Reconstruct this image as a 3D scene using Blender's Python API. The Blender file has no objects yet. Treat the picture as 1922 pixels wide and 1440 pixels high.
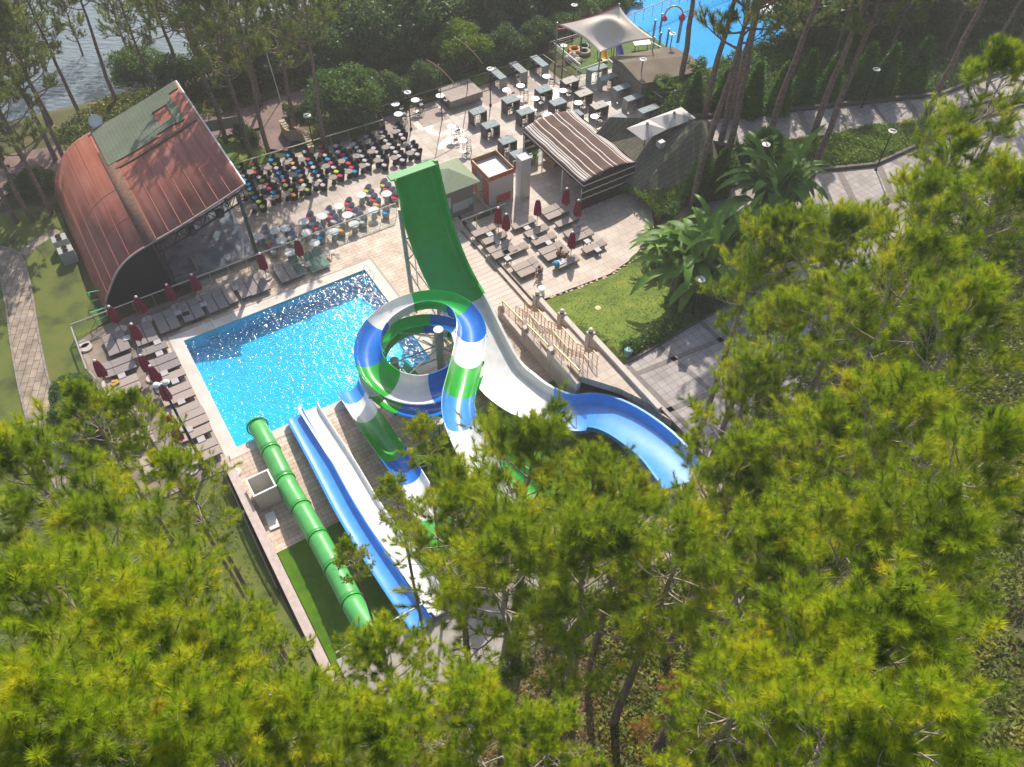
import bpy, bmesh, math, random
import numpy as np
from mathutils import Vector, Matrix
PI = math.pi
random.seed(7)
rng = np.random.default_rng(7)
sc = bpy.context.scene
COL = sc.collection
# ---------------------------------------------------------------- camera
F, CX, CY, CAMZ = 1500.0, 961.0, 720.0, 40.0
TH, ROLL = math.radians(51), math.radians(1)
cd = bpy.data.cameras.new('camera'); cam = bpy.data.objects.new('camera', cd); COL.objects.link(cam)
cd.sensor_width = 36; cd.lens = F/1922*36; cd.clip_start = .1; cd.clip_end = 3000
cam.matrix_world = Matrix.Translation((0, 0, CAMZ)) @ Matrix.Rotation(PI/2-TH, 4, 'X') @ Matrix.Rotation(ROLL, 4, 'Z')
sc.camera = cam
# ---------------------------------------------------------------- world, sun, exposure
SUN_EL, SUN_AZ = math.radians(42), math.radians(2)       # sun stands beyond the pool, in front of the camera
w = bpy.data.worlds.new('World'); sc.world = w; w.use_nodes = True
nt = w.node_tree; nt.nodes.clear()
sky = nt.nodes.new('ShaderNodeTexSky'); sky.sky_type = 'NISHITA'; sky.sun_disc = False
sky.sun_elevation = SUN_EL; sky.sun_rotation = SUN_AZ; sky.dust_density = 2.0
bg = nt.nodes.new('ShaderNodeBackground'); bg.inputs[1].default_value = .15
wo = nt.nodes.new('ShaderNodeOutputWorld'); nt.links.new(sky.outputs[0], bg.inputs[0]); nt.links.new(bg.outputs[0], wo.inputs[0])
sd = bpy.data.lights.new('sun', 'SUN'); sd.energy = 4.6; sd.angle = math.radians(.5); sd.color = (1, .93, .82)
sun = bpy.data.objects.new('sun', sd); COL.objects.link(sun)
S = Vector((math.sin(SUN_AZ)*math.cos(SUN_EL), math.cos(SUN_AZ)*math.cos(SUN_EL), math.sin(SUN_EL)))
sun.rotation_euler = S.to_track_quat('Z', 'Y').to_euler()
sc.view_settings.view_transform = 'Standard'; sc.view_settings.look = 'None'
sc.view_settings.exposure = .36; sc.view_settings.gamma = 1
sc.render.engine = 'CYCLES'
sc.cycles.max_bounces = 7; sc.cycles.transparent_max_bounces = 12
# ---------------------------------------------------------------- measuring helpers
_c, _s = math.cos(ROLL), math.sin(ROLL)
def ray(px, py):
    x = (px-CX)/F; y = -(py-CY)/F
    x, y = _c*x-_s*y, _s*x+_c*y
    return Vector((x, math.cos(TH)+y*math.sin(TH), -math.sin(TH)+y*math.cos(TH)))
def at(px, py, z=0.):
    d = ray(px, py); k = (CAMZ-z)/-d.z
    return Vector((d.x*k, d.y*k, z))
ALPHA = math.radians(32.9)
U = Vector((math.cos(ALPHA), math.sin(ALPHA), 0)); V = Vector((math.sin(ALPHA), -math.cos(ALPHA), 0))
A0 = at(345, 640)
def L(s, t, z=0.): return A0+U*s+V*t+Vector((0, 0, z))        # the pool's own axes: s along its far edge, t towards the camera
def loc(px, py, z=0.):
    d = at(px, py, z)-A0; return d.dot(U), d.dot(V)
def sstep(x): x = min(1, max(0, x)); return x*x*(3-2*x)
def hloc(s, t):
    h = 0.
    # planted slope and walks to the right of the stairs
    if s > 22:
        a = .3
        if t > 9.5: a = .3+2.15*sstep((t-9.5)/8.6)*sstep((s-21.6)/1.2)
        st = 42.8-max(0, t-4.5)*2.3
        b = .3+2.15*sstep((s-max(30.5, st))/2.5) if t > -4 else (2.45*sstep((s-45.4)/5)*sstep((t+13)/6))
        h = max(a if t > -1 else 0, b if s > 25.5 else 0)
    if t > 18: h = max(h, (min(t, 27)-18)*.12)
    hb = 27 if s < 22 else 27+min(6, (s-22)*.6)
    if t > hb: h += (t-hb)*.62
    # shore
    return h
SH0, SH1 = at(20, 240, -.5), at(640, 85, -.5)
shd = (SH1-SH0).normalized(); shn = Vector((-shd.y, shd.x, 0))
def inpoly(x, y, P):
    r = False
    for i in range(len(P)):
        a, b = P[i], P[i-1]
        if (a[1] > y) != (b[1] > y) and x < (b[0]-a[0])*(y-a[1])/(b[1]-a[1])+a[0]: r = not r
    return r
PW2 = [tuple(at(x, y)) for x, y in [(1120, 22), (1285, -45), (1500, -60), (1500, 20), (1470, 62), (1440, 120), (1330, 160), (1290, 165), (1210, 105), (1130, 70)]]
def hw(x, y):
    p = Vector((x, y, 0)); d = p-A0
    if x > 5 and y > 55 and inpoly(x, y, PW2): return -1.3
    h = hloc(d.dot(U), d.dot(V))
    k = (p-SH0).dot(shn)
    if k > 0: h -= min(4, k*.45)
    return h
def gat(px, py, dz=0.):
    z = 0.
    for _ in range(14):
        p = at(px, py, z); z = z*.4+.6*hw(p.x, p.y)
    p = at(px, py, z); p.z = hw(p.x, p.y)+dz
    return p
# ---------------------------------------------------------------- materials
def newmat(name):
    m = bpy.data.materials.new(name); m.use_nodes = True
    n = m.node_tree.nodes; n.clear(); out = n.new('ShaderNodeOutputMaterial'); b = n.new('ShaderNodeBsdfPrincipled')
    m.node_tree.links.new(b.outputs[0], out.inputs[0]); return m, m.node_tree, b, out
def rgb(h): return tuple(h)+(1,) if len(h) == 3 else h
def mat(name, col, rough=.6, col2=None, scale=3., bump=0., bscale=20., metal=0., spec=.5, detail=4, fac=(.35, .65), rot=0., col3=None):
    m, t, b, o = newmat(name); N, K = t.nodes, t.links
    b.inputs['Base Color'].default_value = rgb(col); b.inputs['Roughness'].default_value = rough
    b.inputs['Metallic'].default_value = metal; b.inputs['Specular IOR Level'].default_value = spec
    tc = N.new('ShaderNodeTexCoord'); mp = N.new('ShaderNodeMapping'); mp.inputs['Rotation'].default_value = (0, 0, -rot)
    K.new(tc.outputs['Object'], mp.inputs[0])
    if col2:
        nz = N.new('ShaderNodeTexNoise'); nz.inputs['Scale'].default_value = scale; nz.inputs['Detail'].default_value = detail
        cr = N.new('ShaderNodeValToRGB'); cr.color_ramp.elements[0].position = fac[0]; cr.color_ramp.elements[1].position = fac[1]
        cr.color_ramp.elements[0].color = rgb(col); cr.color_ramp.elements[1].color = rgb(col2)
        if col3:
            e = cr.color_ramp.elements.new((fac[0]+fac[1])/2); e.color = rgb(col3)
        K.new(mp.outputs[0], nz.inputs[0]); K.new(nz.outputs[0], cr.inputs[0]); K.new(cr.outputs[0], b.inputs['Base Color'])
    if bump:
        n2 = N.new('ShaderNodeTexNoise'); n2.inputs['Scale'].default_value = bscale; n2.inputs['Detail'].default_value = 3
        bp = N.new('ShaderNodeBump'); bp.inputs['Strength'].default_value = bump; bp.inputs['Distance'].default_value = .02
        K.new(mp.outputs[0], n2.inputs[0]); K.new(n2.outputs[0], bp.inputs['Height']); K.new(bp.outputs[0], b.inputs['Normal'])
    return m
def brickmat(name, c1, c2, mortar, bw, bh, ms=.01, rough=.7, rot=ALPHA, stain=None, stscale=.6, off=.5, rough2=None):
    m, t, b, o = newmat(name); N, K = t.nodes, t.links
    tc = N.new('ShaderNodeTexCoord'); mp = N.new('ShaderNodeMapping'); mp.inputs['Rotation'].default_value = (0, 0, -rot)
    br = N.new('ShaderNodeTexBrick'); br.offset = off; br.inputs['Color1'].default_value = rgb(c1); br.inputs['Color2'].default_value = rgb(c2)
    br.inputs['Mortar'].default_value = rgb(mortar); br.inputs['Scale'].default_value = 1; br.inputs['Mortar Size'].default_value = ms
    br.inputs['Brick Width'].default_value = bw; br.inputs['Row Height'].default_value = bh
    K.new(tc.outputs['Object'], mp.inputs[0]); K.new(mp.outputs[0], br.inputs[0])
    nz = N.new('ShaderNodeTexNoise'); nz.inputs['Scale'].default_value = stscale; nz.inputs['Detail'].default_value = 6; K.new(mp.outputs[0], nz.inputs[0])
    cr = N.new('ShaderNodeValToRGB'); cr.color_ramp.elements[0].position = .36; cr.color_ramp.elements[1].position = .64
    st = stain or (.72, .68, .62); cr.color_ramp.elements[0].color = rgb(st); cr.color_ramp.elements[1].color = (1, 1, 1, 1)
    mx = N.new('ShaderNodeMix'); mx.data_type = 'RGBA'; mx.blend_type = 'MULTIPLY'; mx.inputs[0].default_value = 1
    K.new(nz.outputs[0], cr.inputs[0]); K.new(br.outputs[0], mx.inputs[6]); K.new(cr.outputs[0], mx.inputs[7]); K.new(mx.outputs[2], b.inputs['Base Color'])
    b.inputs['Roughness'].default_value = rough
    if rough2 is not None:
        mr = N.new('ShaderNodeMapRange'); mr.inputs[1].default_value = .37; mr.inputs[2].default_value = .44; mr.inputs[3].default_value = rough2; mr.inputs[4].default_value = rough
        n3 = N.new('ShaderNodeTexNoise'); n3.inputs['Scale'].default_value = .35; n3.inputs['Detail'].default_value = 5; K.new(mp.outputs[0], n3.inputs[0])
        K.new(n3.outputs[0], mr.inputs[0]); K.new(mr.outputs[0], b.inputs['Roughness'])
    bp = N.new('ShaderNodeBump'); bp.inputs['Strength'].default_value = .5; bp.inputs['Distance'].default_value = .01; bp.invert = True
    K.new(br.outputs['Fac'], bp.inputs['Height']); K.new(bp.outputs[0], b.inputs['Normal'])
    return m
def leafmat(name, c1, c2, c3=None, scale=.8, trans=.45, rough=.5, pos=(.3, .72), spec=.3, orange=False):
    m, t, b, o = newmat(name); N, K = t.nodes, t.links
    tc = N.new('ShaderNodeTexCoord'); oi = N.new('ShaderNodeObjectInfo')
    ad = N.new('ShaderNodeVectorMath'); ad.operation = 'ADD'
    mu = N.new('ShaderNodeVectorMath'); mu.operation = 'SCALE'; mu.inputs['Scale'].default_value = 37.
    cb = N.new('ShaderNodeCombineXYZ'); K.new(oi.outputs['Random'], cb.inputs[0]); K.new(cb.outputs[0], mu.inputs[0])
    K.new(tc.outputs['Object'], ad.inputs[0]); K.new(mu.outputs[0], ad.inputs[1])
    nz = N.new('ShaderNodeTexNoise'); nz.inputs['Scale'].default_value = scale; nz.inputs['Detail'].default_value = 5; nz.inputs['Roughness'].default_value = .65
    cr = N.new('ShaderNodeValToRGB'); E = cr.color_ramp.elements
    E[0].position = pos[0]; E[0].color = rgb(c1); E[1].position = pos[1]; E[1].color = rgb(c2)
    if orange: e = E.new(pos[1]+.025); e.color = rgb(c2); e = E.new(pos[1]+.05); e.color = (.3, .13, .02, 1)
    if c3: e = E.new((pos[0]+pos[1])/2); e.color = rgb(c3)
    K.new(ad.outputs[0], nz.inputs[0]); K.new(nz.outputs[0], cr.inputs[0]); K.new(cr.outputs[0], b.inputs['Base Color'])
    b.inputs['Roughness'].default_value = rough; b.inputs['Specular IOR Level'].default_value = spec
    tr = N.new('ShaderNodeBsdfTranslucent'); K.new(cr.outputs[0], tr.inputs[0])
    ms = N.new('ShaderNodeMixShader'); ms.inputs[0].default_value = trans
    K.new(b.outputs[0], ms.inputs[1]); K.new(tr.outputs[0], ms.inputs[2]); K.new(ms.outputs[0], o.inputs[0])
    return m
def cloth(name, col, tr=.4, c2=None, scale=2.):
    m = mat(name, col, .85, c2, scale); t = m.node_tree; N, K = t.nodes, t.links; b = next(n for n in N if n.type == 'BSDF_PRINCIPLED'); o = next(n for n in N if n.type == 'OUTPUT_MATERIAL')
    q = N.new('ShaderNodeBsdfTranslucent'); q.inputs[0].default_value = rgb(col); ms = N.new('ShaderNodeMixShader'); ms.inputs[0].default_value = tr
    K.new(b.outputs[0], ms.inputs[1]); K.new(q.outputs[0], ms.inputs[2]); K.new(ms.outputs[0], o.inputs[0]); return m
def glassmat(name, tint=(.75, .85, .83), fac=.12, rough=.05):
    m, t, b, o = newmat(name); N, K = t.nodes, t.links
    tr = N.new('ShaderNodeBsdfTransparent'); tr.inputs[0].default_value = rgb(tint)
    gl = N.new('ShaderNodeBsdfGlossy'); gl.inputs['Roughness'].default_value = rough; gl.inputs[0].default_value = (.8, .85, .85, 1)
    fr = N.new('ShaderNodeFresnel'); ms = N.new('ShaderNodeMixShader')
    K.new(fr.outputs[0], ms.inputs[0]); K.new(tr.outputs[0], ms.inputs[1]); K.new(gl.outputs[0], ms.inputs[2]); K.new(ms.outputs[0], o.inputs[0])
    return m
def watermat(name, tint, wscale=2.2, strength=.6, rough=.03, dist=.06):
    m, t, b, o = newmat(name); N, K = t.nodes, t.links
    tc = N.new('ShaderNodeTexCoord'); nz = N.new('ShaderNodeTexNoise'); nz.inputs['Scale'].default_value = wscale
    nz.inputs['Detail'].default_value = 2.5; nz.inputs['Roughness'].default_value = .5; nz.inputs['Distortion'].default_value = .8
    bp = N.new('ShaderNodeBump'); bp.inputs['Strength'].default_value = strength; bp.inputs['Distance'].default_value = dist
    K.new(tc.outputs['Object'], nz.inputs[0]); K.new(nz.outputs[0], bp.inputs['Height'])
    tr = N.new('ShaderNodeBsdfTransparent'); tr.inputs[0].default_value = rgb(tint)
    gl = N.new('ShaderNodeBsdfGlossy'); gl.inputs['Roughness'].default_value = rough
    fr = N.new('ShaderNodeFresnel'); fr.inputs[0].default_value = 1.33; ms = N.new('ShaderNodeMixShader')
    K.new(bp.outputs[0], gl.inputs['Normal']); K.new(bp.outputs[0], fr.inputs['Normal'])
    mq = N.new('ShaderNodeMath'); mq.operation = 'MULTIPLY'; mq.inputs[1].default_value = .32; K.new(fr.outputs[0], mq.inputs[0])
    K.new(mq.outputs[0], ms.inputs[0]); K.new(tr.outputs[0], ms.inputs[1]); K.new(gl.outputs[0], ms.inputs[2]); K.new(ms.outputs[0], o.inputs[0])
    return m
# ---------------------------------------------------------------- mesh helpers
class MB:
    def __init__(s): s.v = []; s.f = []; s.m = []; s.k = 0
    def add(s, vs, fs):
        n = len(s.v); s.v += [tuple(v) for v in vs]; s.f += [tuple(i+n for i in f) for f in fs]; s.m += [s.k]*len(fs); return s
    def box(s, c, size, rz=0., R=None, taper=1.):
        hx, hy, hz = size[0]/2, size[1]/2, size[2]/2; c = Vector(c)
        M = R if R is not None else Matrix.Rotation(rz, 3, 'Z')
        vs = []
        for z in (-1, 1):
            k = taper if z > 0 else 1
            for x, y in ((-1, -1), (1, -1), (1, 1), (-1, 1)): vs.append(c+M @ Vector((x*hx*k, y*hy*k, z*hz)))
        return s.add(vs, [(3, 2, 1, 0), (4, 5, 6, 7), (0, 1, 5, 4), (1, 2, 6, 5), (2, 3, 7, 6), (3, 0, 4, 7)])
    def tube(s, p0, p1, r0, r1=None, n=8, caps=True):
        return s.path([p0, p1], [r0, r0 if r1 is None else r1], n, caps)
    def path(s, P, R, n=8, caps=True):
        P = [Vector(p) for p in P]
        if not hasattr(R, '__len__'): R = [R]*len(P)
        rings = []; ref = Vector((.3, .2, 1)).normalized()
        vs = []
        for i, p in enumerate(P):
            a = P[max(0, i-1)]; b = P[min(len(P)-1, i+1)]; d = (b-a)
            if d.length < 1e-9: d = Vector((0, 0, 1))
            d.normalize()
            x = d.cross(ref)
            if x.length < .05: x = d.cross(Vector((1, 0, 0)))
            x.normalize(); y = d.cross(x)
            for j in range(n):
                th = 2*PI*j/n; vs.append(p+(x*math.cos(th)+y*math.sin(th))*R[i])
        fs = []
        for i in range(len(P)-1):
            for j in range(n):
                a = i*n+j; b = i*n+(j+1) % n; fs.append((a, a+n, b+n, b))
        if caps: fs.append(tuple(range(n))); fs.append(tuple(range((len(P)-1)*n+n-1, (len(P)-1)*n-1, -1)))
        return s.add(vs, fs)
    def lathe(s, c, prof, n=16, M=None):
        c = Vector(c); vs = []; fs = []
        for r, z in prof:
            for j in range(n):
                p = Vector((r*math.cos(2*PI*j/n), r*math.sin(2*PI*j/n), z)); vs.append(c+(M @ p if M else p))
        k = len(prof)
        for i in range(k-1):
            for j in range(n):
                a = i*n+j; b = i*n+(j+1) % n; fs.append((a, b, b+n, a+n))
        fs.append(tuple(range(n-1, -1, -1))); fs.append(tuple(range((k-1)*n, k*n)))
        return s.add(vs, fs)
    def prism(s, poly, z0, z1):
        n = len(poly); vs = [(p[0], p[1], z0) for p in poly]+[(p[0], p[1], z1) for p in poly]
        ar = sum(poly[i][0]*poly[(i+1) % n][1]-poly[(i+1) % n][0]*poly[i][1] for i in range(n))
        fs = [tuple(range(n-1, -1, -1)), tuple(range(n, 2*n))]+[(i, (i+1) % n, (i+1) % n+n, i+n) for i in range(n)]
        if ar < 0: fs = [tuple(reversed(f)) for f in fs]
        return s.add(vs, fs)
    def quad(s, a, b, c, d): return s.add([a, b, c, d], [(0, 1, 2, 3)])
    def build(s, name, mats, parent=None, loc=None, smooth=False, bevel=0.):
        me = bpy.data.meshes.new(name); me.from_pydata(s.v, [], s.f)
        if not isinstance(mats, (list, tuple)): mats = [mats]
        for m in mats: me.materials.append(m)
        if len(mats) > 1: me.polygons.foreach_set('material_index', s.m)
        if smooth: me.polygons.foreach_set('use_smooth', [True]*len(me.polygons))
        me.update()
        o = bpy.data.objects.new(name, me); COL.objects.link(o)
        if parent: o.parent = parent
        if loc is not None: o.location = loc
        if bevel:
            b = o.modifiers.new('b', 'BEVEL'); b.width = bevel; b.segments = 2; b.limit_method = 'ANGLE'
        return o
def tag(o, label=None, cat=None, group=None, kind=None):
    if label: o['label'] = label
    if cat: o['category'] = cat
    if group: o['group'] = group
    if kind: o['kind'] = kind
    return o
def empty(name, loc=(0, 0, 0), rz=0., label=None, cat=None, group=None):
    o = bpy.data.objects.new(name, None); COL.objects.link(o); o.location = loc; o.rotation_euler = (0, 0, rz)
    o.empty_display_size = .2
    return tag(o, label, cat, group)
def copy_tree(o, parent=None, skip=()):
    c = o.copy(); COL.objects.link(c); c.parent = parent
    for ch in o.children:
        if ch.name.split('.')[0] not in skip: copy_tree(ch, c, skip)
    return c
def place(proto, used, p, rz, label, group=None, sc_=1., skip=(), cat=None):
    "first use moves the prototype itself, later uses copy it"
    o = proto if not used.get(proto.name) else copy_tree(proto, None, skip)
    used[proto.name] = True
    o.location = p; o.rotation_euler = (0, 0, rz); o.scale = (sc_,)*3; o['label'] = label
    if group: o['group'] = group
    elif 'group' in o: del o['group']
    if cat: o['category'] = cat
    return o
used = {}
ORD = ['first', 'second', 'third', 'fourth', 'fifth', 'sixth', 'seventh', 'eighth', 'ninth', 'tenth', 'eleventh', 'twelfth', 'thirteenth', 'fourteenth', 'fifteenth', 'sixteenth', 'seventeenth', 'eighteenth', 'nineteenth', 'twentieth']
def struct(o): o['kind'] = 'structure'; return o
def sheet(name, poly, zf, m, step=None, th=None):
    "a ground sheet: polygon in world xy, cut to a grid when zf is a function"
    bm = bmesh.new(); vs = [bm.verts.new((p[0], p[1], 0)) for p in poly]; bm.faces.new(vs)
    if callable(zf):
        step = step or 1.; xs = [p[0] for p in poly]; ys = [p[1] for p in poly]
        bmesh.ops.triangulate(bm, faces=bm.faces[:])
        for ax, lo, hi in ((0, min(xs), max(xs)), (1, min(ys), max(ys))):
            k = math.floor(lo/step)*step+step
            while k < hi:
                co = (k, 0, 0) if ax == 0 else (0, k, 0); no = (1, 0, 0) if ax == 0 else (0, 1, 0)
                bmesh.ops.bisect_plane(bm, geom=bm.verts[:]+bm.edges[:]+bm.faces[:], plane_co=co, plane_no=no); k += step
        for v in bm.verts: v.co.z = zf(v.co.x, v.co.y)
    else:
        for v in bm.verts: v.co.z = zf
        if th:
            r = bmesh.ops.extrude_face_region(bm, geom=bm.faces[:])
            for g in r['geom']:
                if isinstance(g, bmesh.types.BMVert): g.co.z -= th
    bmesh.ops.recalc_face_normals(bm, faces=bm.faces[:])
    up = [f for f in bm.faces if abs(f.normal.z) > .3]
    if not th and up and up[0].normal.z < 0: bmesh.ops.reverse_faces(bm, faces=bm.faces[:])
    me = bpy.data.meshes.new(name); bm.to_mesh(me); bm.free(); me.materials.append(m)
    o = bpy.data.objects.new(name, me); COL.objects.link(o); return struct(o)
def sub(P, n=6):
    "Catmull-Rom through points (tuples of any length)"
    P = [np.array(p, float) for p in P]; P = [2*P[0]-P[1]]+P+[2*P[-1]-P[-2]]; out = []
    for i in range(1, len(P)-2):
        a, b, c, d = P[i-1:i+3]
        for k in range(n):
            t = k/n; out.append(.5*((2*b)+(c-a)*t+(2*a-5*b+4*c-d)*t*t+(-a+3*b-3*c+d)*t**3))
    out.append(P[-2]); return out
# ================================================================ THE SETTING
M_pave = brickmat('paving', (.70, .56, .45), (.57, .44, .35), (.30, .23, .18), .6, .3, .014, .62, stain=(.72, .67, .61), stscale=.9)
M_paveb = brickmat('plaza_paving', (.50, .41, .34), (.42, .345, .29), (.25, .2, .16), .9, .9, .014, .6, stain=(.66, .63, .6), rough2=.3, off=0.)
M_terr = brickmat('terrace_paving', (.60, .49, .40), (.51, .42, .35), (.30, .24, .2), .6, .6, .012, .65, stain=(.8, .77, .74))
M_cop = brickmat('coping', (.66, .6, .54), (.62, .56, .5), (.5, .45, .4), .5, .9, .006, .6, stain=(.85, .83, .8))
M_plank = brickmat('decking', (.33, .26, .2), (.27, .21, .165), (.1, .08, .06), 2.4, .14, .01, .75, stain=(.62, .58, .55), stscale=.9)
M_walk = brickmat('walk_paving', (.44, .38, .34), (.34, .31, .295), (.2, .18, .16), .5, .5, .016, .75, stain=(.72, .7, .7), off=0.)
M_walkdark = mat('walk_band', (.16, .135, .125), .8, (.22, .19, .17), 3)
M_prom = brickmat('promenade_paving', (.27, .165, .14), (.23, .145, .125), (.16, .11, .1), .4, .2, .01, .8, stain=(.65, .65, .68), rot=.3)
M_flag = brickmat('flagstones', (.45, .35, .26), (.33, .26, .20), (.12, .1, .08), .75, .42, .02, .85, rot=1.75, stain=(.6, .58, .55), stscale=1.2)
M_kerb = mat('kerb_stone', (.3, .26, .22), .8, (.22, .19, .17), 5)
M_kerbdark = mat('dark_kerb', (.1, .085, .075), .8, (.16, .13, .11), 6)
M_grass = mat('grass', (.045, .055, .009), .9, (.15, .15, .022), .55, bump=1., bscale=90, detail=10, col3=(.11, .14, .014), fac=(.3, .7))
M_grass2 = mat('lawn_grass', (.085, .135, .008), .9, (.21, .24, .03), .7, bump=1., bscale=70, detail=10, fac=(.28, .75), col3=(.13, .19, .012))
M_turf = mat('artificial_turf', (.055, .14, .005), .9, (.095, .20, .008), 1.4, bump=.8, bscale=120, spec=.15, detail=9)
M_soil = mat('soil', (.085, .055, .03), .95, (.15, .10, .05), .7, bump=1., bscale=12, detail=8, col3=(.07, .08, .02), fac=(.25, .75))
M_dirt = mat('bare_earth', (.23, .12, .06), .95, (.30, .19, .1), 1.2, bump=.8, bscale=20)
M_wall = mat('rendered_wall', (.56, .5, .44), .8, (.5, .44, .385), 1.5, bump=.15, bscale=30)
M_wallpink = mat('pink_stone_wall', (.46, .36, .32), .8, (.56, .45, .39), 3., bump=.4, bscale=25)
M_stone = mat('rubble_stone', (.4, .3, .2), .9, (.55, .43, .3), 7., bump=1., bscale=9)
M_white = mat('white_paint', (.78, .78, .76), .45)
M_black = mat('black_metal', (.015, .015, .017), .45, metal=.3)
M_steel = mat('grey_steel', (.3, .3, .29), .45, (.38, .38, .37), 2., metal=.4)
M_rail = mat('steel_rail', (.62, .56, .48), .35, metal=.7)
M_brass = mat('bronze_rail', (.42, .27, .12), .4, metal=.6)
M_pooltile = brickmat('pool_tiles', (.16, .64, .80), (.13, .60, .77), (.08, .48, .68), .25, .25, .01, .4, stain=(.86, .92, .95), off=0.)
M_water = watermat('pool_water', (.22, .84, .94), 3.2, 1., .08, .085)
M_glass = glassmat('balustrade_glass')
M_wood = mat('warm_wood', (.34, .18, .08), .6, (.44, .25, .12), 5)
M_roofgreen = brickmat('shingles', (.20, .185, .12), (.165, .155, .10), (.085, .08, .05), .6, .32, .02, .9, stain=(.7, .72, .72))
M_lake = None
# base terrain
def build_ground():
    xs = np.arange(-110, 126, 1.25); ys = np.arange(-30, 190, 1.25)
    vs = []; nx, ny = len(xs), len(ys)
    for y in ys:
        for x in xs:
            z = hw(x, y)
            s, t = (Vector((x, y, 0))-A0).dot(U), (Vector((x, y, 0))-A0).dot(V)
            z -= .14
            if -1.5 < s < 15 and -1.5 < t < 11.6: z = -2.2
            if -1 < s < 22 and 11 < t < 26: z -= .12
            vs.append((x, y, z))
    fs = [(j*nx+i, j*nx+i+1, (j+1)*nx+i+1, (j+1)*nx+i) for j in range(ny-1) for i in range(nx-1)]
    m = MB(); m.add(vs, fs); return struct(m.build('ground', M_soil, smooth=True))
build_ground()
b = MB(); b.quad((-190, 56, -1.35), (190, 56, -1.35), (190, 260, -1.35), (-190, 260, -1.35))
mlake, t_, bs, o_ = newmat('lake_water'); bs.inputs['Base Color'].default_value = (.13, .17, .19, 1); bs.inputs['Roughness'].default_value = .12
nz = t_.nodes.new('ShaderNodeTexNoise'); nz.inputs['Scale'].default_value = .9; nz.inputs['Detail'].default_value = 6; tcn = t_.nodes.new('ShaderNodeTexCoord')
mpn = t_.nodes.new('ShaderNodeMapping'); mpn.inputs['Scale'].default_value = (1, 2.2, 1); mpn.inputs['Rotation'].default_value = (0, 0, .35)
bpn = t_.nodes.new('ShaderNodeBump'); bpn.inputs['Distance'].default_value = .25; bpn.inputs['Strength'].default_value = .7
t_.links.new(tcn.outputs['Object'], mpn.inputs[0]); t_.links.new(mpn.outputs[0], nz.inputs[0]); t_.links.new(nz.outputs[0], bpn.inputs['Height']); t_.links.new(bpn.outputs[0], bs.inputs['Normal'])
struct(b.build('lake', mlake))
def R4(s0, s1, t0, t1): return [L(s0, t0), L(s1, t0), L(s1, t1), L(s0, t1)]
def PX(pts, z=0.): return [at(x, y, z) for x, y in pts]
def hz(dz): return lambda x, y: hw(x, y)+dz
# pool basin: the sunlit floor and walls, and the water over them
PS, PT = 13.3, 10.1
b = MB(); D = -1.25
for a, c in (((0, 0), (PS, 0)), ((PS, 0), (PS, PT)), ((PS, PT), (0, PT)), ((0, PT), (0, 0))):
    b.quad(L(*a, -.02), L(*c, -.02), L(*c, D), L(*a, D))
b.quad(L(0, 0, D), L(PS, 0, D), L(PS, PT, D), L(0, PT, D))
struct(b.build('pool_basin', M_pooltile))
b = MB(); b.quad(L(.0, 0, -.1), L(PS, 0, -.1), L(PS, PT, -.1), L(0, PT, -.1)); struct(b.build('pool_water', M_water))
# coping ring, 35 cm light stone, and paving all round
for k, (s0, s1, t0, t1) in enumerate(((-.8, PS+.8, -.8, 0), (-.8, PS+.8, PT, PT+.7), (-.8, 0, 0, PT), (PS, PS+.8, 0, PT))):
    sheet('pool_coping', R4(s0, s1, t0, t1), 0.02, M_cop, th=.08)
M_drain = mat('drain_strip', (.33, .28, .24), .7)
for (s0, s1, t0, t1) in ((-.95, PS+.95, -.95, -.8), (PS+.8, PS+.95, -.8, PT+.7), (-.95, -.8, -.8, PT+.7)):
    sheet('drain_channel', R4(s0, s1, t0, t1), 0.006, M_drain)
paves = [(2.2, 22, -5.2, -.95), (-1.2, 2.2, -1.2, -.95), (PS+.95, 21.9, -.95, PT+.7), (-1.2, -.95, -.95, 11.4), (-.95, 21.9, PT+.7, 18.)]
for q in paves: sheet('pool_deck', R4(*q), 0., M_pave)
sheet('wooden_deck', R4(-6.0, -1.2, -4.2, 11.3), 0.0, M_plank); sheet('wooden_deck', R4(-1.2, 2.2, -4.2, -1.2), 0.0, M_plank)
sheet('pool_deck', R4(3.6, 21.9, 18, 30), hz(.02), M_pave, step=1.)
sheet('artificial_turf', R4(-.55, 1.6, 18., 26), hz(.035), M_turf); sheet('artificial_turf', R4(1.75, 3.6, 18., 26), hz(.045), M_turf)
sheet('turf_edge_strip', R4(1.6, 1.75, 18., 26), hz(.05), M_wallpink)
sheet('artificial_turf', R4(7.2, 19.4, 15.8, 25), hz(.04), M_turf)
# seating plaza and high-table terrace
sheet('plaza', R4(-3, 22.2, -15.8, -5.2), 0., M_paveb)
sheet('plaza', R4(22.2, 45.3, -13.6, -3.5), 0., M_paveb); sheet('plaza', R4(22.2, 25.2, -3.5, .3), 0., M_paveb)
M_brown = mat('brown_paving', (.27, .2, .165), .7, (.33, .26, .22), 2.)
s = 22.2
k = 0
while s < 40:
    w_ = 2.7 if k % 2 == 0 else .5
    sheet('brown_paving' if k % 2 == 0 else 'plaza', R4(s, min(40, s+w_), -16.8, -13.6), 0.0, M_brown if k % 2 == 0 else M_paveb); s += w_; k += 1
sheet('plaza', R4(41, 45.3, -13.6, -12.9), 0.001, M_paveb)
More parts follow.
